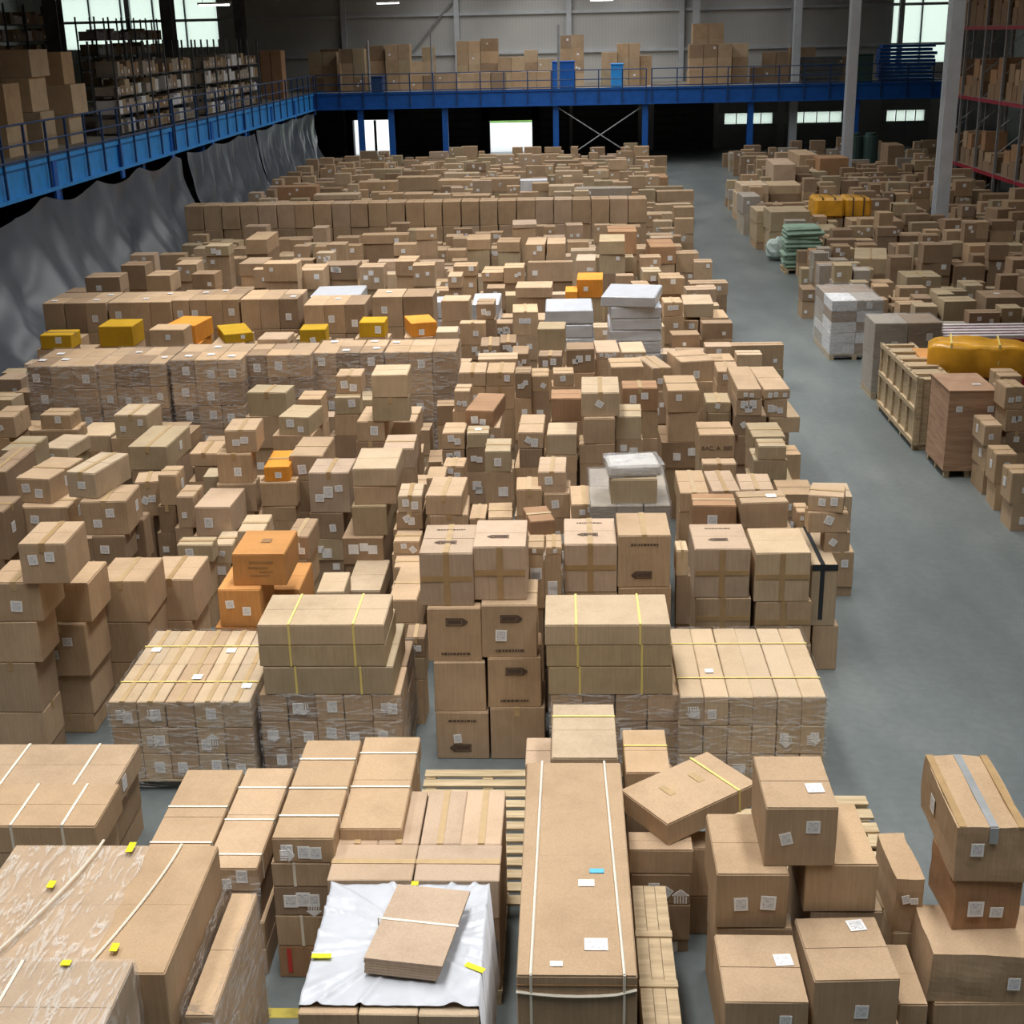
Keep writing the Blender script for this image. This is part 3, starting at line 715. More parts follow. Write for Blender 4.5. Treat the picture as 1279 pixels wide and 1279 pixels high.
def pallet_load(label, Y, u0, u1, vt, vk, tiers, cols, rows, filmm='film', flags='', colors='kkd', labels=0.5, filmtop=True, filmz=None, base=0.13, cat='pallet load', group='shrink wrapped pallet loads', depth=None):
    uc = (u0+u1)/2
    if isinstance(Y, str): Y = onz(uc, vt, float(Y[1:]))[1]
    h = ony(uc, vt, Y)[1]; x0 = ony(u0, vt, Y)[0]; x1 = ony(u1, vt, Y)[0]
    d = depth or max(0.5, onz(uc, vk, h)[1]-Y); w = x1-x0
    FOOT.append((x0, x1, Y, Y+d)); BOXES.append([x0, x1, Y, Y+d, 0, h])
    r = empty('pallet_load', ((x0+x1)/2, Y+d/2, 0)); tag(r, label, cat, group)
    ppm = FPX/Y; rng = random.Random(int(Y*100+u0))
    if ppm > 100: pallet_boards(r, w, d, base)
    else:
        m = MB(); m.box(-w/2, w/2, -d/2, d/2, base-0.03, base)
        for x in (-w/2+0.06, 0, w/2-0.06): m.box(x-0.05, x+0.05, -d/2, d/2, 0, base-0.03)
        m.build('pallet', M['pallet_wood'], r)
    th = (h-base)/tiers; cw, cd = w/cols, d/rows
    for t in range(tiers):
        off = 0.0 if (t % 2 == 0 or cols < 2 or 'sq' in flags) else 0.5
        nc = cols
        for a in range(nc):
            for b in range(rows):
                if t < tiers-1 and b > 0 and a not in (0, nc-1): continue
                c = rng.choice(colors); g = 0.006
                m = MB(); m.cbox(cw-g, cd-g, th-0.004, 0.008, tint(c, rng), 0.004, rng)
                cx, cy = -w/2+cw*(a+0.5)+rng.uniform(-.004, .004), -d/2+cd*(b+0.5)
                o = m.build('carton', M['card'], r, (cx, cy, base+th*t+0.002))
                if t == tiers-1 and 'tape' in flags:
                    tape_mesh(cw-g, cd-g, th-0.004, 'y', 0.05, 0.02).build('packing_tape', M['clear_tape'], o)
                if b == 0 and rng.random() < labels:
                    s = min(0.12, cw*0.35); sticker(o, 'shipping_label', 'front', rng.uniform(-0.2, 0.2)*cw, (th)*rng.uniform(0.35, 0.6), s, min(s*1.2, th*0.6), cw-g, cd-g, th)
                    if 'arrow' in flags and rng.random() < 0.6: hazard(o, cw, cd, th, rng)
                if t == tiers-1 and rng.random() < labels*0.5:
                    s = min(0.12, cw*0.35); sticker(o, 'shipping_label', 'top', rng.uniform(-0.2, 0.2)*cw, rng.uniform(-0.2, 0.2)*cd, s, s, cw, cd, th)
    if filmm: film_shell(w, d, base*0.4, filmz or h, filmm, r, filmtop, seed=u0*0.1)
    return r, w, d, h
HAZ = MB()
for k in range(5): HAZ.box(-0.05+k*0.022, -0.038+k*0.022, -0.003, 0, -0.05, 0.01+0.02*(2-abs(k-2)))
for k in range(5): HAZ.box(-0.065+k*0.013, 0.065-k*0.013, -0.003, 0, 0.02+k*0.011, 0.031+k*0.011)
HAZ_ME = HAZ.mesh('striped_arrow', simple('white_print', (0.85, 0.85, 0.85), 0.6))
def hazard(parent, w, d, h, rng, fx=None):
    o = bpy.data.objects.new('striped_arrow', HAZ_ME); link(o); o.parent = parent; s = min(1.0, h/0.16*0.7)
    o.scale = (s, 1, s); o.location = ((fx if fx is not None else rng.uniform(-0.1, 0.1))*w, -d/2-0.004, h*0.5)
    o.rotation_euler = (0, rng.choice([0, math.pi/2, math.pi]), 0)

# ---- front: film covered cartons, long upright carton, strapped bundles -----------------------------------
def lead(label, objs, cat='carton', group=None):
    for o in objs: tag(o, label, cat, group); o['fixed'] = 1
def big(line, label, name=None, cat='carton', group=None):
    o = stack(line)[0]; THINGS[-1]['own'] = label
    tag(o, label, cat, group)
    if name: o.name = name
    return o, THINGS[-1]
A1, i1 = big('h1.5|-75 213 1215 1330 1056 k l0 nt sq', 'large tan carton half covered by a creased clear plastic sheet')
A0, i0 = big('h1.66|-190 120 1322 1440 1200 k l0 nt sq', 'nearest carton wrapped in clear plastic at the lower picture corner')
film_shell(i0['w'], i0['d'], 0.0, i0['h'], 'film_clear', A0, True, 0.015, 2.0)
sw_ = strap_mesh(i0['w'], i0['d'], i0['h'], 'X', 0.52, 0.02).build('strap', M['strap_w'], A0)
sticker(A0, 'yellow_tape_tab', 'top', 0.22*i0['w'], 0.44*i0['d'], 0.06, 0.05, i0['w'], i0['d'], i0['h']+0.02, STK_ME['yellow_sticker'])
def drape(parent, w, d, h, fx0, fx1, mat, name, seed, hang=0.5):
    m = MB(); n = 40
    for a in range(n+1):
        for b in range(n+1):
            s, t = a/n, b/n
            x = -w/2+w*(fx0+(fx1-fx0)*s)+0.06*mnoise.noise(Vector((t*7, seed, s)))*(s > 0.9); y = -d/2-hang*0+d*t
            z = h+0.018+0.022*abs(mnoise.noise(Vector((x*9+seed+y*2.5, y*1.3, 1))))+0.008*mnoise.noise(Vector((x*20, y*5, seed)))
            if s == 0: z -= hang; x -= 0.03
            if s == 1: z = h+0.008
            if t == 0: z -= hang; y -= 0.025
            if t == 1: z -= hang; y += 0.02
            m.v.append((x, y, z))
    for a in range(n):
        for b in range(n):
            q = a*(n+1)+b; m.f.append((q, q+n+1, q+n+2, q+1)); m.c.append(None)
    return m.build(name, M[mat], parent, smooth=True)
drape(A1, i1['w'], i1['d'], i1['h'], 0.0, 0.66, 'film_clear', 'plastic_sheet', 3.3)
for fr in (0.36, 0.74):
    m = MB(); w_, d_, h_ = i1['w'], i1['d'], i1['h']; n = 14; pts = []
    for k in range(n+1):
        t = k/n; pts.append(((fr-0.5)*w_-0.55*(1-t)**1.5*(0.6 if fr < 0.5 else 0.45)+0.12, -d_/2+d_*t, h_+0.045 if fr < 0.5 else h_+0.012))
    for a, b in zip(pts, pts[1:]): m.tube(a, b, 0.009, 5)
    m.build('strap', M['strap_w'], A1)
for fx, fy in ((0.34, 0.44), (0.06, 0.12), (0.50, -0.36)):
    sticker(A1, 'yellow_tape_tab', 'top', (fx-0.25)*i1['w'], fy*i1['d'], 0.05, 0.12 if fy > 0.4 else 0.08, i1['w'], i1['d'], i1['h']+0.034, STK_ME['yellow_sticker'])
xq_ = i1['o'].location.x+i1['w']/2+0.07; FOOT.append((xq_, xq_+0.19, 6.95, 8.25)); BOXES.append([xq_, xq_+0.19, 6.95, 8.25, 0, 1.12])
o = make_carton(xq_, xq_+0.19, 6.95, 8.25, 0, 1.12, ['k', 'l0', 'nt', 'sq'], 200); i_ = THINGS[-1]; i_['own'] = 'narrow carton in torn clear film beside the plastic covered carton'; tag(o, i_['own'], 'carton')
film_shell(i_['w'], i_['d'], 0.0, i_['h']+0.12, 'film', o, False, 0.03, 7.0)
# white film covered load with a bundle of flat cartons on it
r, w, d, h = pallet_load('load under glossy white plastic sheet carrying a bundle of flat cartons', 'h1.3', 372, 598, 1268, 1108, 3, 3, 2, None, 'sq', 'kkt', 0.0)
m = MB(); n = 60
for a in range(n+1):
    for b in range(n+1):
        s, t = a/n, b/n; x, y = -w/2-0.02+(w+0.04)*s, -d/2+0.06+(d-0.04)*t
        rad = mnoise.noise(Vector((math.atan2(y-0.05, x-0.1)*5.0, 2.2, math.hypot(x, y)*0.8)))
        z = h+0.02+0.040*max(0.0, 1-abs(rad)*3.2)**2*min(1, math.hypot(x, y)*1.6)+0.006*mnoise.noise(Vector((x*12, y*12, 2)))
        if s in (0, 1): z = h-0.75; x += 0.03*(1 if s else -1)+0.02*mnoise.noise(Vector((y*6, 1, 1)))
        if t == 1: z = h-0.5; y += 0.03
        m.v.append((x, y, z))
for a in range(n):
    for b in range(n):
        q = a*(n+1)+b; m.f.append((q, q+n+1, q+n+2, q+1)); m.c.append(None)
sh = m.build('plastic_sheet', M['white_wrap'], r, smooth=True); tag(sh, 'glossy white plastic sheet')
for fx, fy, ro, l in ((-0.44, -0.12, 0, 0.13), (0.03, 0.485, 0, 0.05), (0.46, -0.2, -0.5, 0.14)):
    sticker(r, 'yellow_tape_tab', 'top', fx*w, fy*d, l, 0.045, w, d, h+0.036, STK_ME['yellow_sticker'], ro)
b = empty('flat_carton_bundle', (r.location.x+0.11, r.location.y+0.02, h+0.052), math.radians(-9)); tag(b, 'strapped bundle of flat cardboard sheets lying on the white plastic sheet', 'cardboard bundle')
for k in range(6):
    m = MB(); m.box(-0.24+RNG.uniform(-.006, .006)+k*0.002, 0.24+k*0.008, -0.40, 0.40, k*0.02+0.001, k*0.02+0.019, tint('p')); m.build('cardboard_sheet', M['card'], b)
m = MB(); m.box(-0.245, 0.29, -0.0, 0.02, 0.12, 0.124); m.box(-0.262, -0.258, 0.0, 0.02, 0, 0.124); m.build('strap', M['strap_w'], b)
# long upright carton
A3, i3 = big('h1.5|648 795 1219 1420 953 k l0 nt sq', 'very long tan carton with two white straps running along its length')
w, d, h = i3['w'], i3['d'], i3['h']
for fx in (-0.36, 0.36):
    m = MB(); n = 20; pts = [(fx*w*(1 + (0.10 if fx > 0 else 0.06)*(0.5-t/n)*2), -d/2+d*t/n, h+0.012) for t in range(n+1)]
    pts = [(pts[0][0], -d/2-0.006, 0.02), (pts[0][0], -d/2-0.006, h+0.012)]+pts
    for a, b_ in zip(pts, pts[1:]): m.tube(a, b_, 0.010, 5)
    m.build('strap', M['strap_w'], A3)
m = MB(); pts = [(-w/2-0.004, -d/2-0.006, h-0.12)]+[(-w/2+w*t/6, -d/2-0.010, h-0.12-0.03*math.sin(t/6*3.14)) for t in range(1, 6)]+[(w/2, -d/2-0.006, h-0.10)]
for a, b_ in zip(pts, pts[1:]): m.tube(a, b_, 0.010, 5)
m.build('strap', M['strap_w'], A3)
for fx, fy, a, b_, me in ((0.1, -0.13, 0.11, 0.075, None), (0.17, -0.385, 0.15, 0.12, None), (-0.17, -0.46, 0.08, 0.05, None), (0.20, -0.075, 0.10, 0.05, STK_ME['blue_sticker'])):
    sticker(A3, 'blue_sticker' if me else 'shipping_label', 'top', fx*w, fy*d, a, b_, w, d, h, me)
m = MB(); m.box(-w/2, w/2, -d/2-0.006, -d/2-0.001, h-0.075, h-0.068); m.build('lid_edge', M['ink2'], A3)
# narrow wooden case
x0, y0 = onz(806, 1310, 0.75); x1 = onz(856, 1310, 0.75)[0]; yb = onz(806, 1107, 0.75)[1]
c_ = empty('wooden_case', ((x0+x1)/2, (y0+yb)/2, 0)); tag(c_, 'long narrow weathered wooden case beside the very long strapped carton', 'case')
FOOT.append((x0, x1, y0, yb)); BOXES.append([x0, x1, y0, yb, 0, .75]); w = x1-x0; d = yb-y0
for k in range(3):
    m = MB(); m.box(-w/2+w*k/3+0.002, -w/2+w*(k+1)/3-0.002, -d/2, d/2, 0.73, 0.75); m.build('plank', M['crate_wood'], c_)
m = MB(); m.box(-w/2+.004, w/2-.004, -d/2, d/2, 0, 0.73); m.build('case_body', M['crate_wood'], c_)
for y_ in (-0.3, 0.25): m = MB(); m.box(-w/2-.004, w/2+.004, y_, y_+.07, .75, .765); m.build('batten', M['crate_wood'], c_)

# row of strapped bundles
def own(line, labels, cat='carton', group=None):
    n0 = len(THINGS); os_ = stack(line)
    for o, l, t in zip(os_, labels, THINGS[n0:]): tag(o, l, cat, group); t['own'] = l
    return os_
G = 'strapped long cartons'
own('9.35|-60 122 1032 1066 980 k l0 nt sq X0.42w X0.77w El; -60 122 . 1130 k l0 sq', ['long tan carton with two white straps, front one beside the picture edge', 'carton under the front strapped carton at the picture edge'], group=G)
own('10.1|-60 145 983 1012 930 k l0 nt sq X0.3w X0.75w Er; -60 146 . 1060 d l0 sq', ['long tan carton with two white straps and red mark on its end', 'darker carton below the strapped carton with a red mark'], group=G)
own('8.8|172 252 1088 1118 962 k l0 nt sq Y0.25w Y0.6w; 176 254 . 1160 k l0 nt sq Y0.5w; 180 256 . 1200 d l0 nt', ['flat tan carton with white straps, half behind the clear plastic sheet', 'carton under the flat strapped carton behind the plastic sheet', 'lowest carton behind the plastic sheet'], group=G)
o = own('8.75|257 323 1085 1114 960 k l2 nt sq Y0.12w Y0.45w Y0.78w; 262 327 . 1152 d l0 nt; 266 332 . 1185 k l0 nt sq; 269 334 . 1206 k l0 nt sq X0.5w', ['flat tan carton with three white straps and labels on its dark end', 'dark carton end under the triple strapped flat carton', 'plain carton third from top under the triple strapped flat carton', 'lowest carton near the yellow floor line'], group=G)
o = own('8.72|341 418 1047 1078 925 k l3 nt sq Y0.2w Y0.47w Y0.78w; 341 415 . 1108 k l0 nt sq X0.38w; 344 413 . 1144 d l3 nt sq; 347 412 . 1182 k l0 nt sq X0.5w; 350 411 . 1214 r l0 nt sq', ['flat tan carton with three white straps and striped arrow on its end', 'carton under the striped arrow carton', 'carton end with a row of white labels and striped arrow', 'plain carton with one white strap below the labelled end', 'lowest carton with a red mark above the yellow floor line'], group=G)
hazard(o[0], 0.45, 1.6, 0.2, RNG, -0.28); hazard(o[2], 0.4, 1.6, 0.2, RNG, 0.25)
t_ = [q for q in THINGS if q['o'] == o[4]][0]; sticker(o[4], 'red_mark', 'front', -0.28*t_['w'], t_['h']*0.55, 0.035, t_['h']*0.75, t_['w'], t_['d'], t_['h'], STK_ME['red'])
own('8.95|425 503 1035 1062 921 k l0 nt sq Y0.42w Y0.8w; 428 506 . 1110 k l0 nt', ['flat tan carton with white straps, right beside the striped arrow carton', 'carton under the flat strapped carton beside the taped cartons'], group=G)
# six taped cartons as one level block
r, w, d, h = pallet_load('low block of six flat taped cartons behind the white plastic sheet', 8.42, 408, 624, 1100, 985, 2, 1, 1, None, 'sq', 'k', 0, depth=1.25)
for o in list(r.children):
    if o.name.startswith('carton'): bpy.data.objects.remove(o)
m = MB(); m.box(-w/2+0.01, w/2-0.01, -d/2+0.01, d/2-0.01, 0.13, h-0.34, tint('d')); m.build('lower_carton', M['card'], r)
for k in range(4):
    cw = w/4; m = MB(); m.cbox(cw-0.008, d*0.62-0.006, 0.335, 0.007, tint('p'), 0.005, RNG); o = m.build('carton', M['card'], r, (-w/2+cw*(k+0.5), d*0.19, h-0.337+0.004*(k % 2)))
    tape_mesh(cw-0.01, d*0.62, 0.335, 'y', 0.05, 0.03).build('packing_tape', M['clear_tape'], o)
for k in range(2):
    cw = w/2; m = MB(); m.cbox(cw-0.008, d*0.38-0.006, 0.335, 0.007, tint('p'), 0.005, RNG); o = m.build('carton', M['card'], r, (-w/2+cw*(k+0.5), -d*0.31, h-0.337))
    tape_mesh(cw-0.01, d*0.38, 0.335, 'x', 0.06, 0.03).build('packing_tape', M['clear_tape'], o)
# empty pallets behind the flat block
for k, (x_, y_, z_, lab) in enumerate([(-0.80, 11.15, 0.0, 'empty wooden pallet on the floor in front of the printed carton stack'), (-0.62, 10.02, 0.0, 'empty wooden pallet behind the block of taped cartons')]):
    p_ = pallet_boards(None, 1.25, 1.05, 0.14, True, 6); p_.location = (x_, y_, z_); tag(p_, lab, 'pallet', 'empty wooden pallets')
p_ = pallet_boards(None, 1.3, 1.3, 0.14, True, 6); p_.location = (2.15, 10.55, 0); tag(p_, 'wooden pallet end showing beside the film wrapped load at the aisle', 'pallet', 'empty wooden pallets')
# cartons around the long upright one
own('9.75|690 772 947 1010 880 t l0 nt sq Y0.75y; 690 772 . 1100 k l0', ['tan carton with one yellow strap standing behind the very long carton', 'carton below the yellow strapped carton behind the very long one'])
own('10.3|657 689 955 1010 922 p l0 nt sq', ['narrow pinkish carton edge showing behind the very long carton'])
own('10.0|782 838 965 1010 912 k l0 nt sq Y0.6y; 782 845 . 1100 k l0', ['tan carton with yellow strap partly under the tilted carton', 'carton under the yellow strapped carton beside the tilted one'])
n0 = len(THINGS)
own('9.05|786 866 1062 1092 1040 k l0 nt sq; 788 862 . 1130 d l2 nt sq; 790 862 . 1175 d l1 nt sq', ['flat carton under the tilted carton', 'dark carton with labels and striped arrow in the gap by the wooden case', 'lowest dark carton in the gap by the wooden case'])
hazard(THINGS[n0+1]['o'], 0.45, 0.5, 0.3, RNG, 0.33)
zt = max(b[5] for b in BOXES[-3:])
x_, y_ = onz(862, 985, zt+0.22)
tc_ = carton_mesh(0.92, 0.62, 0.20, tint('k'), True, RNG).build('carton', M['card'], None, (x_, y_+0.02, zt+0.03), math.radians(36)); tc_.rotation_euler = (math.radians(0), math.radians(-4), math.radians(34))
tag(tc_, 'flat tan carton lying at an angle beside the very long carton', 'carton')
strap_mesh(0.92, 0.62, 0.20, 'X', 0.8, 0.02).build('strap', M['strap_y'], tc_)
for fx in (-0.2, 0.1): m = MB(); m.box(fx, fx+0.06, -0.02, 0.13, 0.203, 0.206); m.build('packing_tape', M['clear_tape'], tc_)

# nearest cartons at the lower right
own('7.45|1012 1122 1225 1300 1146 k l1 nt T0.72,0.85; 1012 1122 . 1400 k l0', ['large clean tan carton, front one with a label on its top', 'carton below the large clean front carton'])
own('7.25|905 1010 1252 1320 1168 k l2 nt T0.8,0.6; 905 1010 . 1420 k l0', ['large clean tan carton next to the wooden case with torn label on top', 'carton below the torn label carton'])
own('8.08|895 984 1092 1160 1017 k l2 nt; 895 988 . 1230 k l0; 895 988 . 1300 k l0', ['tan carton left under the topmost clean carton', 'carton second down beneath the topmost clean pair', 'lowest carton beneath the topmost clean pair'])
own('8.2|1005 1095 1080 1140 1004 k l0 nt T0.4,0.7; 1005 1097 . 1215 k l0; 1005 1097 . 1300 k l0', ['tan carton with label on top, right under the topmost clean carton', 'carton second down on the aisle side of the clean pile', 'lowest carton on the aisle side of the clean pile'])
own('on|956 1046 1009 1082 945 k l2 nt T0.75,0.35 sq', ['topmost clean tan carton of the lower corner pile, label on its top'])
own('8.75|858 886 1060 1120 1042 k l0 nt; 858 886 . 1240 d l0', ['narrow carton edge between the wooden case and the clean pile', 'lower narrow carton between the wooden case and the clean pile'])
own('8.1|1165 1300 1192 1252 1132 n l1 W; 1150 1240 . 1350 k l0; ', ['crushed wide carton with torn film under the two worn cartons', 'carton under the crushed wide carton']) if False else None
own('8.15|1163 1310 1194 1254 1132 k l1 W; 1160 1310 . 1330 k l0', ['crushed wide carton under the two worn cartons', 'lowest carton under the crushed wide carton'])
own('on|1192 1275 1101 1166 1050 k l2 W D0.75; ', ['worn carton with printed lines, middle of the tilted pile of three'], ) if False else None
own('on|1191 1273 1100 1162 1045 r l2 W', ['worn carton with two labels, middle of the leaning pile of three'])
own('on|1196 1284 1036 1102 945 k l1 W El', ['topmost worn carton with dark tape seam on the leaning pile of three'])
t_ = THINGS[-1]; m = MB()
for k in range(8): m.box(-0.03, 0.03, -t_['d']/2+t_['d']*k/8, -t_['d']/2+t_['d']*(k+1)/8, t_['h']+0.004, t_['h']+0.018)
m.box(-0.03, 0.03, -t_['d']/2-0.022, -t_['d']/2-0.012, t_['h']*0.75, t_['h']+0.018); m.build('packing_tape', M['galv'], t_['o'])
for s in (-0.22, 0.2): m = MB(); m.box(s-0.025, s+0.03, -t_['d']/2, t_['d']/2, t_['h']+0.0, t_['h']+0.016); m.build('packing_tape', M['tape'], t_['o'])
own('8.6|1117 1152 1100 1165 1040 k l2 W; 1112 1152 . 1190 t l0', ['small worn carton with a torn lid beside the leaning pile', 'pale carton under the small torn lid carton'])
own('7.85|1122 1158 1255 1310 1180 k l0 nt', ['narrow tan carton on the aisle side of the large clean front carton'])

# row of film wrapped pallets
GP = 'film wrapped loads with yellow straps'
def strapped(r, w, d, h, fr, pl='X'):
    for f in fr: q = strap_mesh(w, d, h-0.13, pl, f, 0.016).build('strap', M['strap_y'], r); q.location = (0, 0, 0.13)
r, w, d, h = pallet_load('film wrapped load with yellow strapped top beside the tall plain cartons', 11.5, 135, 312, 877, 788, 3, 5, 2, 'film', 'sq tape arrow', 'ttk', 0.75, False, group=GP); strapped(r, w, d, h, (0.25, 0.75), 'Y')
r, w, d, h = pallet_load('film wrapped load under the long strapped cartons, beside the orange cartons', 11.6, 323, 500, 868, 800, 3, 5, 2, 'film', 'sq arrow', 'kkd', 0.75, False, group=GP)
r, w, d, h = pallet_load('film wrapped load under the long strapped cartons, beside the printed stack', 11.6, 688, 850, 868, 800, 3, 4, 2, 'film', 'sq arrow', 'kkd', 0.6, False, group=GP)
r, w, d, h = pallet_load('film wrapped load of six strapped columns at the aisle', 11.45, 850, 1034, 871, 785, 3, 6, 1, 'film', 'sq arrow', 'tt', 0.5, False, group=GP); strapped(r, w, d, h, (0.25, 0.75), 'Y')
for u0, u1, a, b, k in ((330, 492, 322, 480, 'beside the orange cartons'), (686, 841, 681, 838, 'beside the printed stack')):
    own('on|%d %d 833 868 800 n l0 nt sq X0.25y X0.75y D1.0' % (u0, u1), ['single long carton with yellow straps on the film load '+k], group=G)
    own('on|%d %d 806 833 768 n l0 nt sq X0.25y X0.76y D0.85' % (a+2, b+2), ['lower of two long yellow strapped cartons '+k], group=G)
    own('on|%d %d 781 806 743 t l0 nt sq X0.25y X0.76y' % (a, b), ['upper of two long yellow strapped cartons '+k], group=G)
# printed cartons, four high
GR = 'cartons with printed emblems'
def prn(line, labels): own(line, labels, group=GR)
prn('12.13|546 611 890 946 868 k P l1 sq D0.62', ['printed carton with two labels, lowest, left column of the four high stack'])
prn('12.13|613 681 885 943 864 k l0 sq D0.62', ['plain printed carton, lowest, right column of the four high stack'])
prn('on|543 607 827 889 800 k l0 sq D0.62', ['carton second from below, left column of the printed stack'])
prn('on|610 676 823 884 800 k P Pu l0 sq D0.62', ['printed carton second from below, right column of the printed stack'])
prn('on|535 602 760 826 745 k P Pu l0 sq D0.66', ['printed carton third from below, left column of the printed stack'])
prn('on|602 671 756 822 742 k P Pu l1 sq D0.66', ['printed carton with white labels third from below, right column of the printed stack'])
prn('on|525 592 691 757 656 p P Pt l0 sq ty C', ['topmost carton with emblem on its lid, left column of the printed stack'])
prn('on|592 658 683 750 650 p P Pt Pn l0 sq ty C', ['topmost carton, right column of the printed stack'])
prn('13.35|705 771 680 740 648 p P Pt l0 sq ty C; 705 771 . 800 k l0 sq; 705 771 . 850 k sq hid', ['emblem lid carton behind the long strapped cartons', 'carton under the emblem lid carton behind the strapped pair'])
prn('13.35|772 838 669 734 641 k P l0 sq ty; 772 838 . 795 k l0 sq; 772 838 . 850 k sq hid', ['tall carton with emblem on its front behind the long strapped cartons', 'carton under the front emblem carton'])
prn('14.05|868 937 686 747 655 p P Pt l0 sq ty C; 868 937 . 800 k l0 sq ty C; 868 937 . 838 k l0 sq', ['emblem lid carton next to the black taped carton row', 'second carton under the emblem lid carton near the aisle', 'lowest carton under the emblem lid carton near the aisle'])
prn('14.05|943 1012 691 752 660 t l0 sq ty C; 943 1012 . 805 k l0 sq ty C; 943 1012 . 840 k l0 sq', ['tall tan carton beside the black taped carton', 'second carton down beside the black taped carton', 'lowest carton beside the black taped carton'])
o = own('14.1|1013 1045 706 782 659 t l0 nt sq; 1013 1045 . 836 k l0 nt sq', ['pale carton with black tape cross at the aisle', 'carton under the black taped carton at the aisle'])
t_ = [q for q in THINGS if q['o'] == o[0]][0]; w, d, h = t_['w'], t_['d'], t_['h']
m = MB(); m.box(-0.05, 0.0, -d/2-.003, d/2, h+.006, h+.009); m.box(-0.05, 0.0, -d/2-.004, -d/2, h*0.1, h+.009); m.build('black_tape', M['black'], o[0])
m = MB(); m.box(-w/2, w/2+.003, -d/2-.005, -d/2, h-.07, h+.004); m.build('black_tape', M['black'], o[0])
# tall plain cartons at the picture edge, five high
for k, ln in enumerate(['12.0|-12 52 728 777 705 k l1 sq D0.6; -10 53 . 828 k l0 sq; -10 53 . 890 k l0 sq; -8 60 . 935 k l0 sq',
                        '11.9|54 113 729 778 700 k l0 sq D0.62; 50 116 . 842 k l2 sq f6; 56 118 . 892 k l0 sq; 62 122 . 935 k l0 sq',
                        '12.1|122 184 727 778 697 k l0 sq; 131 190 . 828 k l0 sq; 126 190 . 890 k l0 sq; 126 190 . 935 d l0 sq',
                        '12.1|185 244 724 776 695 k l0 ty sq; 185 246 . 830 k l0 sq; 185 246 . 890 k l0 sq; 185 246 . 935 d l0 sq']): stack(ln)
own('on|25 84 680 730 652 k l2 ty', ['single tan carton on top of the tall plain cartons at the picture edge'])
own('13.25|274 326 737 784 706 O l2 nt sq; 274 326 . 840 O l0 nt sq hid', ['dull orange carton with two labels under the other orange cartons'])
own('13.2|328 376 737 784 703 O l0 nt sq; 328 376 . 840 O l0 nt sq hid', ['dull orange carton behind the long strapped cartons'])
o = own('on|291 357 693 732 663 O l0 nt sq', ['topmost dull orange carton with faded print'])
t_ = THINGS[-1]; m = MB()
for (a, b_, x0, x1) in ((0.72, 0.78, -0.1, 0.16), (0.55, 0.6, -0.12, 0.1), (0.42, 0.46, 0.0, 0.15), (0.3, 0.34, -0.1, 0.12)): m.box(x0, x1, -t_['d']/2-.002, -t_['d']/2-.0005, t_['h']*a, t_['h']*b_)
m.box(-0.04, 0.07, -0.03, 0.09, t_['h']+.008, t_['h']+.0095); m.build('printed_text', M['ink2'], o[0])

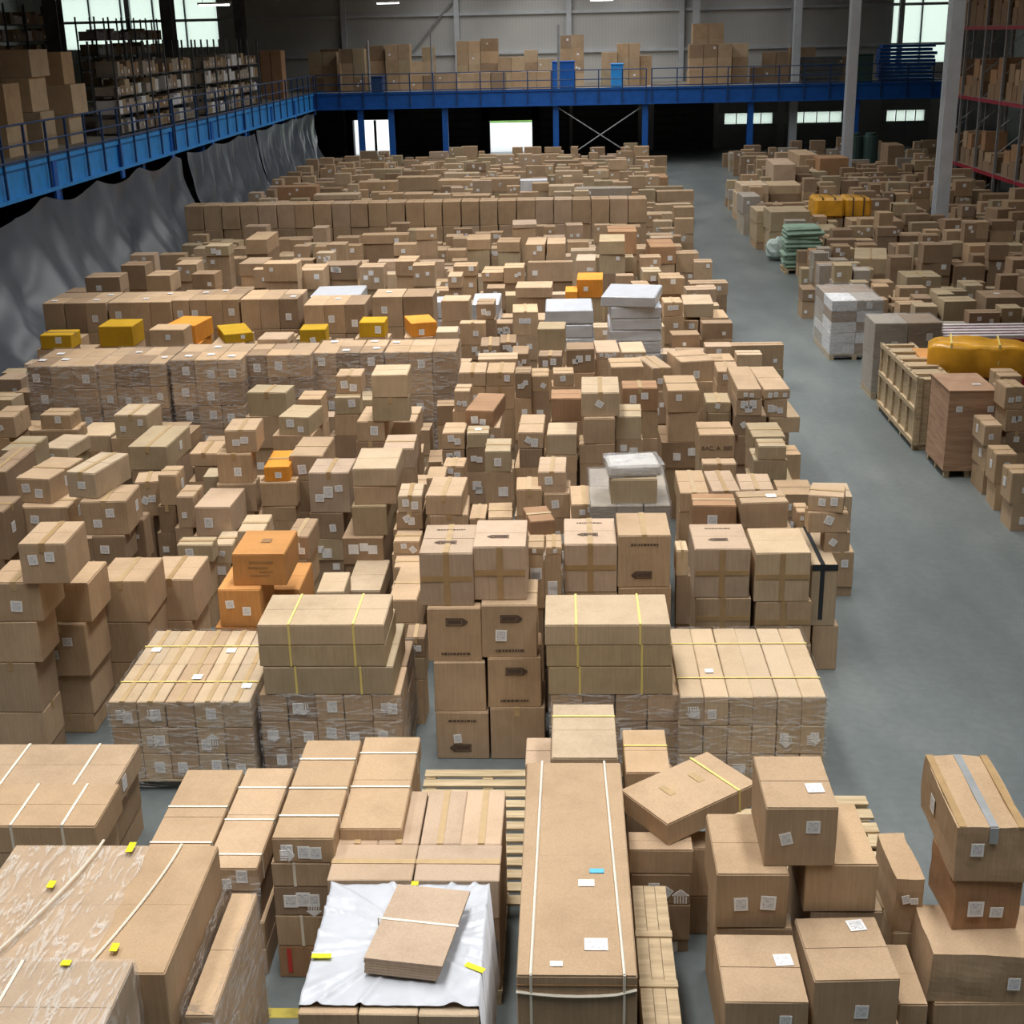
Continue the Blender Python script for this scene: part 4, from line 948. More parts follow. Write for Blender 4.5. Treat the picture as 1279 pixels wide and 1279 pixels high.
# ------------------------------------------------------------------ middle of the floor, from the front backwards
MID = '''
13.6|487 523 750 779 708 k l0;487 525 . 830 k l0
12.75|507 531 797 822 780 d l2;507 532 . 850 n l0;507 532 . 905 k l0
13.1|660 680 684 694 668 k l1;660 680 . 760 k l0
13.1|682 702 684 694 668 k l1;682 702 . 760 k l0
13.5|845 860 688 720 676 t l0;845 862 . 780 d l1
14.2|395 430 740 760 715 t l0 nt;395 432 . 800 k l0
14.3|432 476 738 760 700 t l0 nt;432 476 . 800 k l0
13.9|492 526 709 735 694 k l0;492 526 . 780 k l0
14.9|492 525 677 693 663 k l2;492 525 . 730 k l0
16.3|1036 1067 690 734 680 k l1 Er
on|1030 1062 666 690 658 k l1
on|1010 1060 641 666 632 k l1 Er
on|1014 1062 621 641 605 k l2 r-14
15.4|996 1012 640 662 628 k l1;996 1014 . 720 d l1
15.2|866 921 632 660 617 r l1 r-2;866 921 . 740 k l0
15.2|924 985 628 660 613 k l0 T0.7,0.5 r4;924 985 . 740 k l0
16.1|850 886 616 640 588 k l0 ty;850 886 . 700 k l0
16.1|888 924 614 640 588 p l0 ty;888 924 . 700 k l0
16.2|926 968 612 632 592 p l1 ty;926 970 . 700 k l0
17.6|942 984 575 600 560 n l0;935 990 . 630 n l0 W;935 990 . 660 n l0
on|948 983 558 575 548 n l0
18.3|940 981 546 572 528 n l1 tx;938 981 . 620 k l0
18.2|874 918 543 573 527 k Q l0 tx sq
17.2|878 920 580 604 573 k l1;878 920 . 650 k l0
19.6|922 952 487 499 458 k l2 nt;922 954 . 520 k l3 nt;920 960 . 545 d l2;920 962 . 580 d l0
19.6|953 986 487 499 458 k l3 nt;956 986 . 522 k l3 nt;958 998 . 541 t l0 nt;960 984 . 585 d l2
19.3|834 874 488 516 469 k l1;836 875 . 553 k l0;826 876 . 585 d l0
20.0|883 914 503 516 491 n l1;884 914 . 532 n l0;884 914 . 570 d l0
17.4|729 768 523 555 512 k l0;724 768 . 580 k l0;724 768 . 620 k l0
on|727 775 491 521 471 t l1 ty
17.6|770 803 521 550 505 n l0;770 803 . 600 k l0
18.6|778 822 485 514 476 r l2;778 822 . 548 k l0;778 822 . 580 k l0
15.7|645 677 612 645 596 k l0;645 677 . 690 k l0
15.8|680 713 617 648 600 k l1;680 713 . 690 k l0
on|673 708 590 616 571 p l1 ty
15.1|713 748 631 648 607 k l2 ty;713 748 . 690 k l0
14.4|656 690 652 670 632 r l0 r12;656 692 . 700 k l0
17.3|648 680 541 561 518 k l2;650 679 . 585 d l0;645 680 . 620 k l0
17.3|684 722 543 569 528 t l0 nt;684 722 . 590 k l0;684 722 . 640 k l0
18.6|689 727 498 527 487 r l0 nt;689 727 . 560 k l0
15.3|533 579 620 644 596 k l0 ty;536 584 . 662 k l0;536 584 . 700 k l0
15.6|587 607 648 668 630 k l0;587 607 . 700 k l0
15.6|609 640 647 668 628 k l0;609 640 . 700 k l0
16.4|533 556 598 622 583 k l0;533 556 . 660 k l0
16.9|554 581 583 600 572 k l2;554 581 . 640 k l0
17.6|553 581 541 562 528 k l2;553 581 . 580 d l3;553 581 . 620 k l0
17.6|583 611 542 560 532 n l0 T0.5,0.5;583 611 . 590 d l2;583 611 . 630 k l0
16.8|606 638 564 590 548 n l1;606 640 . 630 k l0
15.0|497 527 620 641 604 t l2;496 529 . 662 d l2;494 527 . 700 k l0
15.9|440 495 586 608 560 t l0 ty nt;441 494 . 631 k l0;441 484 . 668 n l0 f5;432 482 . 700 d l1 f14
15.7|387 438 591 641 573 p l3 ty;389 432 . 674 d l1;391 430 . 700 n l1
17.2|478 517 561 586 543 p l1;478 518 . 640 k l0
14.9|359 387 671 700 648 d l3 ty;359 387 . 740 k l0
16.9|326 371 603 633 597 k l0;328 371 . 652 k l0;328 371 . 690 k l0
on|329 361 584 602 563 o l1
17.0|363 405 570 601 546 k l1;372 410 . 640 d l0;372 410 . 690 k l0
18.4|447 482 527 552 508 k l1;446 482 . 575 d l0;446 482 . 620 k l0
18.4|484 521 527 552 508 k l0;484 521 . 580 k l0;484 521 . 620 k l0
on|465 511 497 527 487 n l0
on|464 509 469 497 456 t l0
19.4|418 450 497 518 490 n l1;418 450 . 545 k l0;415 450 . 590 d l1
on|420 452 470 492 461 k l2
19.0|350 392 522 545 506 n l2 r-8;345 395 . 590 k l0
20.0|310 362 491 521 481 n l0 r-6;310 362 . 560 k l0
15.4|222 266 681 703 671 n l1;222 266 . 745 k l0
15.4|268 291 681 705 664 t l1;268 292 . 745 k l0
15.6|297 330 664 690 643 t l0;297 345 . 740 k l0
16.2|245 291 634 670 610 p l1;245 291 . 700 k l0
16.4|222 244 621 660 606 k l1;222 244 . 700 k l0
17.0|272 321 605 640 596 k l0;272 321 . 690 k l0
on|272 315 568 604 560 k l1
on|280 320 538 566 523 k l2 ty
18.0|237 272 567 583 552 k l0;243 268 . 602 d l0;240 270 . 650 k l0
15.0|117 157 671 705 655 d l1;117 157 . 745 k l0
on|101 159 627 669 606 k l2 Er
15.5|162 182 650 700 640 d l1;162 184 . 740 k l0
16.3|199 222 594 632 582 k l0 Er;200 222 . 666 d l0;200 222 . 700 d l1
16.5|166 199 603 646 589 k l2 Er r10;168 198 . 700 d l1
on|162 212 559 588 532 n l0 Er
15.6|27 88 634 668 616 k l1 Er;27 88 . 720 k l0
on|24 72 599 630 571 k l2 r-9 Er
16.3|92 128 628 660 615 k l1;92 130 . 700 k l0
on|88 131 592 624 565 t l1 r-12
15.0|-25 8 640 700 615 d l2 Er;-25 10 . 740 d l1 Er
16.6|-20 10 590 640 560 d l1 Er
18.0|5 40 563 612 545 n l1;5 40 . 660 d l0
18.4|53 91 561 577 543 t l1 r-8;50 92 . 610 n l0;50 92 . 650 k l0
19.4|-10 18 522 548 507 k l1;-10 18 . 590 k l0
19.6|38 98 538 552 528 k l0;38 98 . 600 k l0
on|51 90 519 537 510 k l1
19.6|144 187 519 548 505 t l2 ty;144 187 . 590 k l0
19.2|95 140 545 565 528 t l0 nt;95 140 . 610 k l0
17.9|586 624 514 535 491 r l2 r-8;586 626 . 580 k l0
20.6|573 607 466 483 453 k l0 ty;573 607 . 510 k l2;573 607 . 560 k l0
20.6|608 643 466 483 453 k l1 ty;608 643 . 512 k l1;608 643 . 560 k l0
19.6|568 588 489 514 480 k l2;568 588 . 560 k l0
19.9|644 664 466 498 458 d l3;644 664 . 550 k l0
20.1|664 686 470 490 460 k l1;664 686 . 540 d l1
20.8|691 717 467 483 459 k l1;690 718 . 520 k l0
22.0|708 743 437 466 428 d l3;706 744 . 490 k l0;706 744 . 540 k l0
21.6|673 703 445 462 438 d l2;672 704 . 500 k l0
23.2|672 707 411 440 402 n l0;672 707 . 480 k l0
20.6|762 804 459 478 447 k l0 tx;762 804 . 520 k l0
21.0|806 833 461 490 444 k l1 r14;806 833 . 530 k l0
22.4|744 774 440 450 425 p l4 nt;744 776 . 490 k l0
22.4|776 807 440 450 427 t l4 nt;776 808 . 490 k l0
20.8|842 889 452 478 437 k l1 r12;838 890 . 510 k l1;840 890 . 560 k l0
22.3|897 925 465 482 452 k l2;895 925 . 510 k l1
24.2|640 661 442 470 432 d l3;640 661 . 500 k l0
24.4|600 624 432 452 421 d l3;600 626 . 480 k l0
24.0|624 645 428 446 418 d l3;624 645 . 490 d l2
25.5|596 618 380 400 373 d l2;596 620 . 430 d l2
25.5|619 641 404 425 399 d l4;619 641 . 450 d l4
26.2|552 587 376 402 369 k l0 nt;552 587 . 432 k l0
25.2|575 607 404 432 398 k l1;575 607 . 450 k l0
27.0|640 672 390 420 380 k l2;640 672 . 450 k l0
27.6|660 682 400 418 391 k l1;660 682 . 440 k l0
29.2|838 873 401 417 390 k l1;838 873 . 432 k l1;838 873 . 447 k l0
29.2|874 910 397 415 387 k l1;875 910 . 432 k l1;888 910 . 447 k l1
on|855 893 380 397 368 t l0
28.6|829 853 378 396 370 k l2;829 855 . 430 k l0
23.6|51 90 419 437 412 y l1;50 92 . 470 k l0
24.6|124 167 408 434 399 y l0 nt;122 170 . 460 k l0
23.4|188 232 412 442 405 k l1;188 232 . 470 k l0
24.6|209 250 407 430 395 o l1 r-8;205 252 . 460 o l0
24.2|266 306 418 430 404 y l1 r22;266 306 . 460 k l0
22.8|322 360 424 432 415 p l0 nt;322 360 . 470 k l0
23.8|374 407 412 434 405 y l1;374 407 . 470 k l0
25.0|449 481 403 422 396 y l1;448 482 . 450 k l0
25.0|505 541 404 422 393 o l1 r16;505 541 . 450 k l0
24.6|545 572 415 440 408 t l0;545 572 . 470 k l0
'''
for ln in MID.strip().splitlines(): stack(ln.strip(), lastfill=True)

# shrink wrapped blocks of small cartons across the floor
GB = 'film wrapped blocks of small cartons'
for lab, Y, u0, u1, vt, vk, t, c, r_ in (
    ('block of small wrapped cartons nearest the tarpaulin, tall front row', 21.3, 33, 118, 458, 436, 5, 3, 2),
    ('block of small wrapped cartons second from the tarpaulin, tall front row', 21.4, 121, 206, 455, 434, 5, 4, 2),
    ('block of small wrapped cartons third from the tarpaulin, tall front row', 21.5, 212, 301, 450, 430, 5, 3, 2),
    ('block of small wrapped cartons fourth from the tarpaulin, tall front row', 21.9, 304, 388, 444, 429, 5, 3, 2),
    ('block of small wrapped cartons fifth from the tarpaulin, tall front row', 22.2, 391, 478, 441, 425, 5, 3, 2),
    ('block of small wrapped cartons sixth from the tarpaulin, tall front row', 22.3, 480, 570, 440, 424, 5, 3, 2),
    ('block of small wrapped cartons nearest the tarpaulin, row behind yellow cartons', 27.2, 53, 132, 379, 366, 3, 3, 2),
    ('block of small wrapped cartons second from the tarpaulin, row behind yellow cartons', 27.2, 134, 213, 378, 365, 3, 3, 2),
    ('block of small wrapped cartons third from the tarpaulin, row behind yellow cartons', 27.3, 215, 298, 375, 362, 3, 4, 2),
    ('block of small wrapped cartons fourth from the tarpaulin, row behind yellow cartons', 27.3, 300, 372, 374, 362, 3, 3, 2),
    ('block of small wrapped cartons fifth from the tarpaulin, row behind yellow cartons', 27.0, 379, 456, 381, 369, 3, 3, 1),
    ('block of small wrapped cartons sixth from the tarpaulin, row behind yellow cartons', 27.4, 465, 541, 371, 361, 3, 2, 1)):
    pallet_load(lab, Y, u0, u1, vt, vk, t, c, r_, 'film' if Y < 25 else None, '', 'kkkd', 0.55, False, group=GB, base=0.1)
# white wrapped stacks
def white_stack(label, Y, u0, u1, vt, vk, n, lid=None):
    h = ony((u0+u1)/2, vt, Y)[1]; x0, x1 = ony(u0, vt, Y)[0], ony(u1, vt, Y)[0]; d = max(0.6, onz((u0+u1)/2, vk, h)[1]-Y); w = x1-x0
    FOOT.append((x0, x1, Y, Y+d)); BOXES.append([x0, x1, Y, Y+d, 0, h])
    r = empty('white_pallet_load', ((x0+x1)/2, Y+d/2, 0)); tag(r, label, 'pallet load', 'white wrapped stacks')
    m = MB(); m.box(-w/2, w/2, -d/2, d/2, 0, 0.12); m.build('pallet', M['pallet_wood'], r)
    for k in range(n):
        m = MB(); t = (h-0.12)/n; m.cbox(w-0.03+RNG.uniform(-.02, .02), d-0.02, t-0.008, 0.02, None, 0.015, RNG); m.build('wrapped_pack', M['white_wrap'], r, (RNG.uniform(-.01, .01), 0, 0.12+t*k))
    film_shell(w, d, 0.1, h*0.72, 'film_white', r, False, 0.02, u0)
    if lid:
        o = MB(); o.cbox(w*1.05, d*0.8, 0.2, 0.02, None, 0.01, RNG); o = o.build('white_pack', M['white_wrap'], None, ((x0+x1)/2-0.05, Y+d*0.38, h+0.004), math.radians(-10)); tag(o, lid, 'pack')
white_stack('white wrapped stack with a flat smooth top in the middle of the floor', 25.4, 680, 743, 388, 373, 7)
white_stack('tall white wrapped stack carrying a loose white pack near the aisle', 25.2, 763, 828, 384, 364, 9, 'loose flat white pack on the tall white stack')
white_stack('small white wrapped stack among the cartons, left of the flat one', 27.6, 589, 624, 380, 366, 5)
white_stack('pale white film stack behind the olive carton, smallest of the white stacks', 28.6, 541, 560, 377, 370, 4)
white_stack('low stack of long white packs behind the small wrapped blocks', 28.5, 386, 450, 369, 357, 4)
# film covered pallet with a carton and a flat parcel
r, w, d, h = pallet_load('greyish film pallet holding a carton and a film parcel', 14.75, 738, 838, 632, 585, 4, 3, 2, 'film_grey', 'sq', 'gg', 0.2)
own('on|763 821 599 630 580 n l0 tx', ['carton on the greyish film pallet under the flat film parcel'])
t_ = THINGS[-1]; m = MB(); m.cbox(0.62, 0.5, 0.13, 0.03, (0.62, 0.60, 0.57), 0.02, RNG)
o = m.build('film_parcel', M['card'], None, (t_['o'].location.x, t_['o'].location.y, t_['z1']+0.01), math.radians(6)); tag(o, 'flat parcel in shiny white film lying on the carton', 'parcel')
film_shell(0.62, 0.5, 0.0, 0.13, 'film_white', o, True, 0.02, 9)
r, w, d, h = pallet_load('low film wrapped pallet with white top by the printed stack', 13.2, 661, 703, 712, 696, 4, 2, 1, 'film_white', 'sq', 'tw', 0.4)
def crumple(name, mat, u, v, z, s, label, cat, sq=0.8):
    x, y = onz(u, v, z); m = MB(); n, k = 14, 9
    for a in range(k+1):
        for b in range(n):
            th, ph = math.pi*a/k, 2*math.pi*b/n; p = Vector((math.sin(th)*math.cos(ph), math.sin(th)*math.sin(ph), math.cos(th)))
            q = p*(1+0.28*mnoise.noise(p*2.6+Vector((u, 0, 0)))+0.14*mnoise.noise(p*6)); m.v.append((q.x*s, q.y*s*0.8, (q.z*sq+sq*0.95)*s))
    for a in range(k):
        for b in range(n): m.f.append((a*n+b, (a+1)*n+b, (a+1)*n+(b+1) % n, a*n+(b+1) % n)); m.c.append(None)
    o = m.build(name, M[mat], None, (x, y, z)); tag(o, label, cat); return o
def topz(x, y):
    return max([b[5] for b in BOXES if b[0]-.05 <= x <= b[1]+.05 and b[2]-.05 <= y <= b[3]+.05] or [0.0])
def crumple_on(name, mat, u, v, s, label, cat, sq=0.8, zg=1.2):
    z = zg
    for it in range(12):
        x, y = onz(u, v, z); zn = topz(x, y)
        if abs(zn-z) < 0.01: break
        z = zn if it < 8 else (z+zn)/2
    return crumple(name, mat, u, v, zn, s, label, cat, sq)
crumple_on('plastic_bag', 'film_white', 622, 640, 0.2, 'clear plastic bag of scraps on two small cartons', 'bag')
crumple_on('paper_parcel', 'paper', 842, 592, 0.2, 'crumpled brown paper parcel beside the film pallet', 'parcel')

# ------------------------------------------------------------------ far floor: mass of cartons, wall of tall cartons
FARH = '''
29.5|107 150 347 366 341 d l1
31.5|153 183 332 362 327 d l1
30.3|184 214 345 366 338 k l1
31.5|220 246 331 352 325 k l1
30.6|241 270 343 362 338 d l2
33.0|257 286 308 320 304 n l2
33.6|307 334 300 318 290 k l1
32.0|300 330 330 345 322 k l1
30.2|317 350 337 360 334 k l0
29.6|374 404 338 362 330 k l1
30.5|404 447 332 350 326 d l1
29.6|450 480 334 362 329 k l0 
30.0|495 520 327 345 320 k l2
29.3|516 543 332 358 328 k l1
29.2|330 372 330 352 322 k l0
31.5|567 596 333 345 328 k l1
30.5|560 577 346 360 340 k l0
31.5|603 630 341 352 333 k l1
31.0|630 655 335 354 329 k l1
33.5|658 682 306 326 297 k l2
33.5|684 707 305 326 297 k l2
33.0|660 716 328 352 326 k l2
29.0|645 690 360 372 352 k l1
31.5|721 745 326 345 318 p l1
33.0|750 782 302 318 293 n l3
32.8|743 767 322 340 318 n l2
32.8|768 792 322 340 318 n l2
32.0|770 792 345 362 342 k l2
34.5|760 796 290 318 282 r l0
35.0|812 844 309 330 299 r l0
33.5|800 826 322 340 318 k l0
30.4|825 852 348 368 341 k l2
31.0|803 826 340 352 334 n l0
37.0|640 670 281 285 275 p l0
36.0|583 612 300 312 293 k l2
36.0|622 650 303 315 297 k l2
37.0|452 510 294 305 291 k l2
36.0|492 520 306 320 303 k l1
37.0|520 545 288 300 285 k l1
29.2|722 754 350 372 341 o l1
28.8|707 722 365 378 358 o l0
'''
for ln in FARH.strip().splitlines(): stack(ln.strip(), 'stuff')
BANDS = [(29, 335), (31, 322), (33, 308), (35.5, 298), (38, 285)]
def clear(fp): return not any(overl(fp, f) for f in FOOT)
def fill(x0, x1, y0, y1, hmin, hmax, step=0.75, dens=0.9, cols='kkkktdpn', lab=0.6, seed=1, wmax=0.75):
    rng = random.Random(seed); y = y0
    while y < y1:
        x = x0+rng.uniform(0, 0.3)
        while x < x1:
            w = rng.uniform(0.35, wmax)*(1.9 if rng.random() < 0.08 else 1); d = rng.uniform(0.35, 0.65); yy = y+rng.uniform(-0.1, 0.1)
            if rng.random() < dens and clear((x, x+w, yy, yy+d)):
                H = rng.uniform(hmin, hmax); z = 0.0; FOOT.append((x, x+w, yy, yy+d))
                while z < H:
                    h = rng.uniform(0.25, 0.55); s = rng.uniform(0, 0.04)
                    stuff_box(x+s, x+w-s*0.5, yy+s, yy+d, z, z+h-0.003, tint(rng.choice(cols), rng), math.radians(rng.uniform(-4, 4)), lab, rng); z += h
            x += w+rng.uniform(0.01, 0.12)
        y += step
fill(-10.2, 3.3, 14.0, 20.5, 0.5, 1.0, 0.7, 0.9, seed=3)
fill(-10.6, 3.2, 20.8, 29.0, 0.6, 1.2, 0.7, 0.9, seed=4)
fill(-11.6, 3.4, 29.2, 41.0, 0.7, 1.5, 0.72, 0.82, seed=5)
# long wall of tall cartons, each one its own thing
YW = 42.0
xw0 = ony(231, 262, YW)[0]; xw1 = ony(809, 250, YW)[0]; ncol = 25; cw = (xw1-xw0)/ncol; th = 0.74
for k in range(ncol):
    for t in range(3):
        if t == 0 and k < 20:
            stuff_box(xw0+cw*k+.01, xw0+cw*(k+1)-.01, YW, YW+0.8, 0, th, tint('k')); continue
        rng = random.Random(k*7+t); off = (cw*0.35 if t == 1 else 0)
        a, b_ = xw0+cw*k+0.012, xw0+cw*(k+1)-0.012
        o = MB(); o.cbox(b_-a, 0.8, th-0.004, 0.012, tint(rng.choice('kkp'), rng), 0.012, rng)
        o = o.build('tall_carton', M['card'], None, ((a+b_)/2+rng.uniform(-.006, .006), YW+0.4+rng.uniform(-.02, .02), th*t+0.002), math.radians(rng.uniform(-1, 1)))
        tape_mesh(b_-a, 0.8, th, 'x', 0.05, 0.1).build('packing_tape', M['tape'], o)
        od = lambda n: ['first', 'second', 'third', 'fourth', 'fifth', 'sixth', 'seventh', 'eighth', 'ninth', 'tenth', 'eleventh', 'twelfth', 'thirteenth'][n]
        side = ('%s from the tarpaulin' % od(k)) if k < 13 else ('%s from the aisle' % od(ncol-1-k))
        tag(o, 'tall carton in the long carton wall, %s tier, %s' % (('lowest', 'middle', 'top')[t], side), 'carton', 'tall cartons of the long wall')
FOOT.append((xw0, xw1, YW, YW+0.85))
# beyond the wall
for u0, u1, vt, vb, h, c in ((346, 396, 234, 250, 1.55, 'r'), (448, 496, 228, 240, 1.5, 'k'), (496, 548, 222, 238, 1.5, 'k'), (548, 600, 226, 240, 1.5, 'k'), (600, 650, 224, 240, 1.55, 'k'),
                             (392, 448, 244, 250, 1.6, 't'), (505, 540, 243, 250, 1.6, 'k'), (580, 612, 245, 252, 1.6, 'k'), (650, 684, 226, 240, 1.5, 'w'), (686, 718, 233, 245, 1.4, 't'), (720, 790, 236, 246, 1.4, 'g')):
    stack('h%.2f|%d %d %d %d - %s l0 D0.8' % (h, u0, u1, vt, vb, c), 'stuff')
fill(-12.4, 3.6, 44.5, 52.0, 0.5, 1.1, 0.9, 0.75, seed=6)
fill(-12.6, 3.7, 52.0, 66.0, 0.6, 1.3, 1.0, 0.75, seed=8, wmax=0.95)
fill(-12.6, 4.0, 66.0, 75.5, 0.4, 1.15, 1.1, 0.72, seed=9, wmax=1.0)
crumple_on('blue_plastic_bag', 'bluebag', 738, 318, 0.32, 'bright blue plastic bag on the far cartons', 'bag', 0.6, 1.3)
for k, (u_, v_, s_) in enumerate(((412, 315, 0.3), (400, 305, 0.26))):
    crumple_on('green_film_bundle', 'teal', u_, v_, s_, ('pale green film bundle before the carton wall, lower one', 'pale green film bundle before the carton wall, upper one')[k], 'bundle', 0.7, 1.5)

# ------------------------------------------------------------------ across the aisle
RIGHT = '''
18.7|1263 1292 592 630 580 k l1 El;1262 1292 . 668 k l2 El
19.6|1244 1270 568 606 556 k l1 El;1243 1272 . 642 k l1 El
20.35|1230 1252 532 558 518 k l1 El;1230 1252 . 588 k l2 El;1228 1252 . 614 k l2 El
20.5|1255 1280 484 512 474 k l2;1255 1282 . 540 k l2;1256 1282 . 566 d l1;1256 1282 . 610 k
21.6|1247 1272 485 512 478 k l1;1247 1272 . 560 k l1
22.4|1248 1276 470 500 460 k l1;1248 1276 . 560 k
24.2|1150 1172 447 490 435 O l0 nt El;1150 1174 . 540 O l0
33.8|1139 1206 370 402 358 n l1;1139 1206 . 420 d l0
34.0|1111 1138 372 394 362 n l0;1111 1138 . 420 d l0
on|1132 1176 346 368 338 n l1 Y0.5y
33.0|1205 1228 357 388 350 n l1;1203 1230 . 410 d l0
32.0|1232 1282 372 398 356 d l1 T0.4,0.5;1232 1282 . 430 d l0
37.0|1178 1207 344 360 338 d l2;1178 1207 . 380 d l0
37.5|1219 1254 345 362 340 o l1;1219 1254 . 380 d l0
35.0|1257 1284 350 366 344 g l1;1257 1284 . 400 d l0
40.5|1117 1151 308 328 303 d l2;1117 1151 . 345 d l2
40.8|1153 1172 304 330 300 d l1;1153 1172 . 345 d l0
37.5|1076 1120 324 343 309 n l0 r-12;1076 1120 . 370 d l0
37.0|1053 1092 337 350 328 n l0;1053 1092 . 375 d l0
41.0|1033 1070 300 322 297 d l0 nt;1033 1070 . 340 d l0
39.5|1014 1040 315 336 310 r l0 El;1014 1040 . 350 d l0
43.5|1023 1050 288 306 280 n l1;1023 1050 . 330 d l1
44.5|1063 1091 276 300 271 k l2;1063 1091 . 330 d l1
44.5|1093 1128 277 302 270 d l4;1093 1128 . 330 d l3
43.0|1134 1160 296 306 290 k l1;1134 1160 . 330 d l1
46.0|1128 1158 281 297 274 n l1;1128 1158 . 320 d l1
50.0|1101 1130 262 278 256 n l1;1101 1130 . 300 d l1
50.0|1130 1158 264 280 258 n l1;1130 1158 . 300 d l1
48.5|1181 1208 272 288 266 d l1;1181 1208 . 320 d l1
43.0|1212 1240 284 300 279 d l1;1212 1240 . 340 d l1
44.0|1240 1268 262 292 258 d l1 r14;1240 1268 . 340 d l0
39.5|1219 1250 308 330 303 r l1;1219 1250 . 365 d l1
40.0|1252 1282 318 340 312 n l2 W;1252 1282 . 365 d l0
34.3|1003 1020 362 377 356 d l1
56.0|968 996 206 232 197 p l0 nt;968 996 . 252 d l0
59.0|1005 1030 218 232 211 t l0;1005 1030 . 250 d l0
62.0|998 1022 194 215 183 k l0;998 1022 . 240 k l0
60.0|1023 1060 198 222 190 r l0;1023 1060 . 245 r l0
66.0|1110 1130 182 212 178 d l0;1110 1130 . 235 d l0
53.0|926 960 232 244 226 t l0;922 960 . 270 t l1
53.5|962 1002 232 243 226 t l0;962 1003 . 265 d l1
49.5|928 950 246 268 240 g l1;928 950 . 292 g l0
46.0|945 965 264 280 257 n l1;945 965 . 303 n l1
44.5|962 1012 265 290 257 n l2;962 1012 . 312 n l0
'''
# orange wrapped bundles
for k, (u0, u1, lab) in enumerate(((1017, 1055, 'orange film wrapped bundle near the aisle, left one'), (1057, 1090, 'orange film wrapped bundle beside the middle column'))):
    Y = 45.9; x0, zt = ony(u0, 248, Y); x1 = ony(u1, 248, Y)[0]; zb = ony(u0, 274, Y)[1]
    stuff_box(x0, x1, Y, Y+1.1, 0, zb, tint('d')); FOOT.append((x0, x1, Y, Y+1.2))
    m = MB(); m.cbox(x1-x0, 1.1, zt-zb, 0.09, None, 0.05, RNG); o = m.build('orange_bundle', M['gold'], None, ((x0+x1)/2, Y+.55, zb+.002)); tag(o, lab, 'bundle', 'orange wrapped bundles')
    for f in (0.3, 0.7): strap_mesh(x1-x0, 1.12, zt-zb, 'X', f, 0.04).build('strap', M['ink'], o)
n_mid = len(THINGS)
for ln in RIGHT.strip().splitlines(): stack(ln.strip(), lastfill=True)
for q in THINGS[n_mid:]: q['right'] = True
# plywood crate
def crate_box(name, x0, x1, y0, y1, z0, z1): FOOT.append((x0, x1, y0, y1)); BOXES.append([x0, x1, y0, y1, 0, z1]); r = empty(name, ((x0+x1)/2, (y0+y1)/2, 0)); return r, x1-x0, y1-y0
Y0 = 21.2; xa, za = ony(1187, 490, Y0); xb = ony(1246, 490, Y0)[0]
r, w, d = crate_box('plywood_crate', xa, xb, Y0, Y0+1.15, 0, za); tag(r, 'tall reddish plywood crate on feet at the aisle edge', 'crate')
for k in range(4): m = MB(); zz = 0.12+(za-0.12)*k/4; m.box(-w/2, w/2, -d/2, -d/2+0.02, zz+0.002, 0.12+(za-.12)*(k+1)/4-0.002); m.build('plywood_panel', M['ply'], r)
for sx in (-1, 1): m = MB(); m.box(sx*w/2-(0.02 if sx > 0 else 0), sx*w/2+(0.02 if sx < 0 else 0), -d/2+0.021, d/2, 0.12, za); m.build('plywood_panel', M['ply'], r)
m = MB(); m.box(-w/2, w/2, d/2-0.02, d/2, 0.12, za-.021); m.build('plywood_panel', M['ply'], r)
m = MB(); m.box(-w/2-.01, w/2+.01, -d/2-.01, d/2+.01, za, za+0.02); m.build('lid', M['ply'], r)
for sx in (-0.45, 0, 0.4):
    for sy in (-0.46, 0, 0.42): m = MB(); m.box(sx*w, sx*w+0.08, sy*d, sy*d+0.08, 0, 0.12); m.build('foot', M['pallet_wood'], r)
sticker(r, 'shipping_label', 'front', -0.2, za*0.8, 0.1, 0.1, w, d, za); sticker(r, 'shipping_label', 'front', 0.3, za*0.8, 0.1, 0.1, w, d, za); sticker(r, 'shipping_label', 'top', 0.15, -0.2, 0.13, 0.08, w, d, za+0.02)
# slatted wooden crate along the aisle
r, w, d = crate_box('slatted_crate', 6.05, 6.6, 22.75, 25.6, 0, 1.3); tag(r, 'long slatted wooden crate with framed panels beside the plywood crate', 'crate'); hh = 1.3
m = MB(); m.box(-w/2+.02, w/2-.02, -d/2+.02, d/2-.02, 0.1, hh-.03); m.build('panel', M['ply'] if False else M['crate_wood'], r)
for s in (-1, 1):
    for k in range(6): m = MB(); y_ = -d/2+0.03+(d-0.1)*k/5; m.box(s*w/2-.02, s*w/2+.02, y_-.02, y_+.05, 0.1, hh); m.build('upright_slat', M['crate_wood'], r)
    for z_ in (0.1, hh*0.52, hh-.08): m = MB(); m.box(s*w/2-.03, s*w/2+.03, -d/2, d/2, z_, z_+.08); m.build('rail_slat', M['crate_wood'], r)
for k in range(5): m = MB(); y_ = -d/2+d*(k+.5)/5; m.box(-w/2, w/2, y_-.06, y_+.06, hh-.02, hh+.02); m.build('top_slat', M['crate_wood'], r)
for k in range(3): m = MB(); x_ = (-w/2, -0.04, w/2-.08)[k]; m.box(x_, x_+.08, -d/2-.02, -d/2+.02, .1, hh); m.build('end_slat', M['crate_wood'], r)
for k in range(4): m = MB(); y_ = -d/2+.1+(d-.2)*k/3; m.box(-w/2, w/2, y_-.05, y_+.05, 0, .1); m.build('bearer', M['pallet_wood'], r)
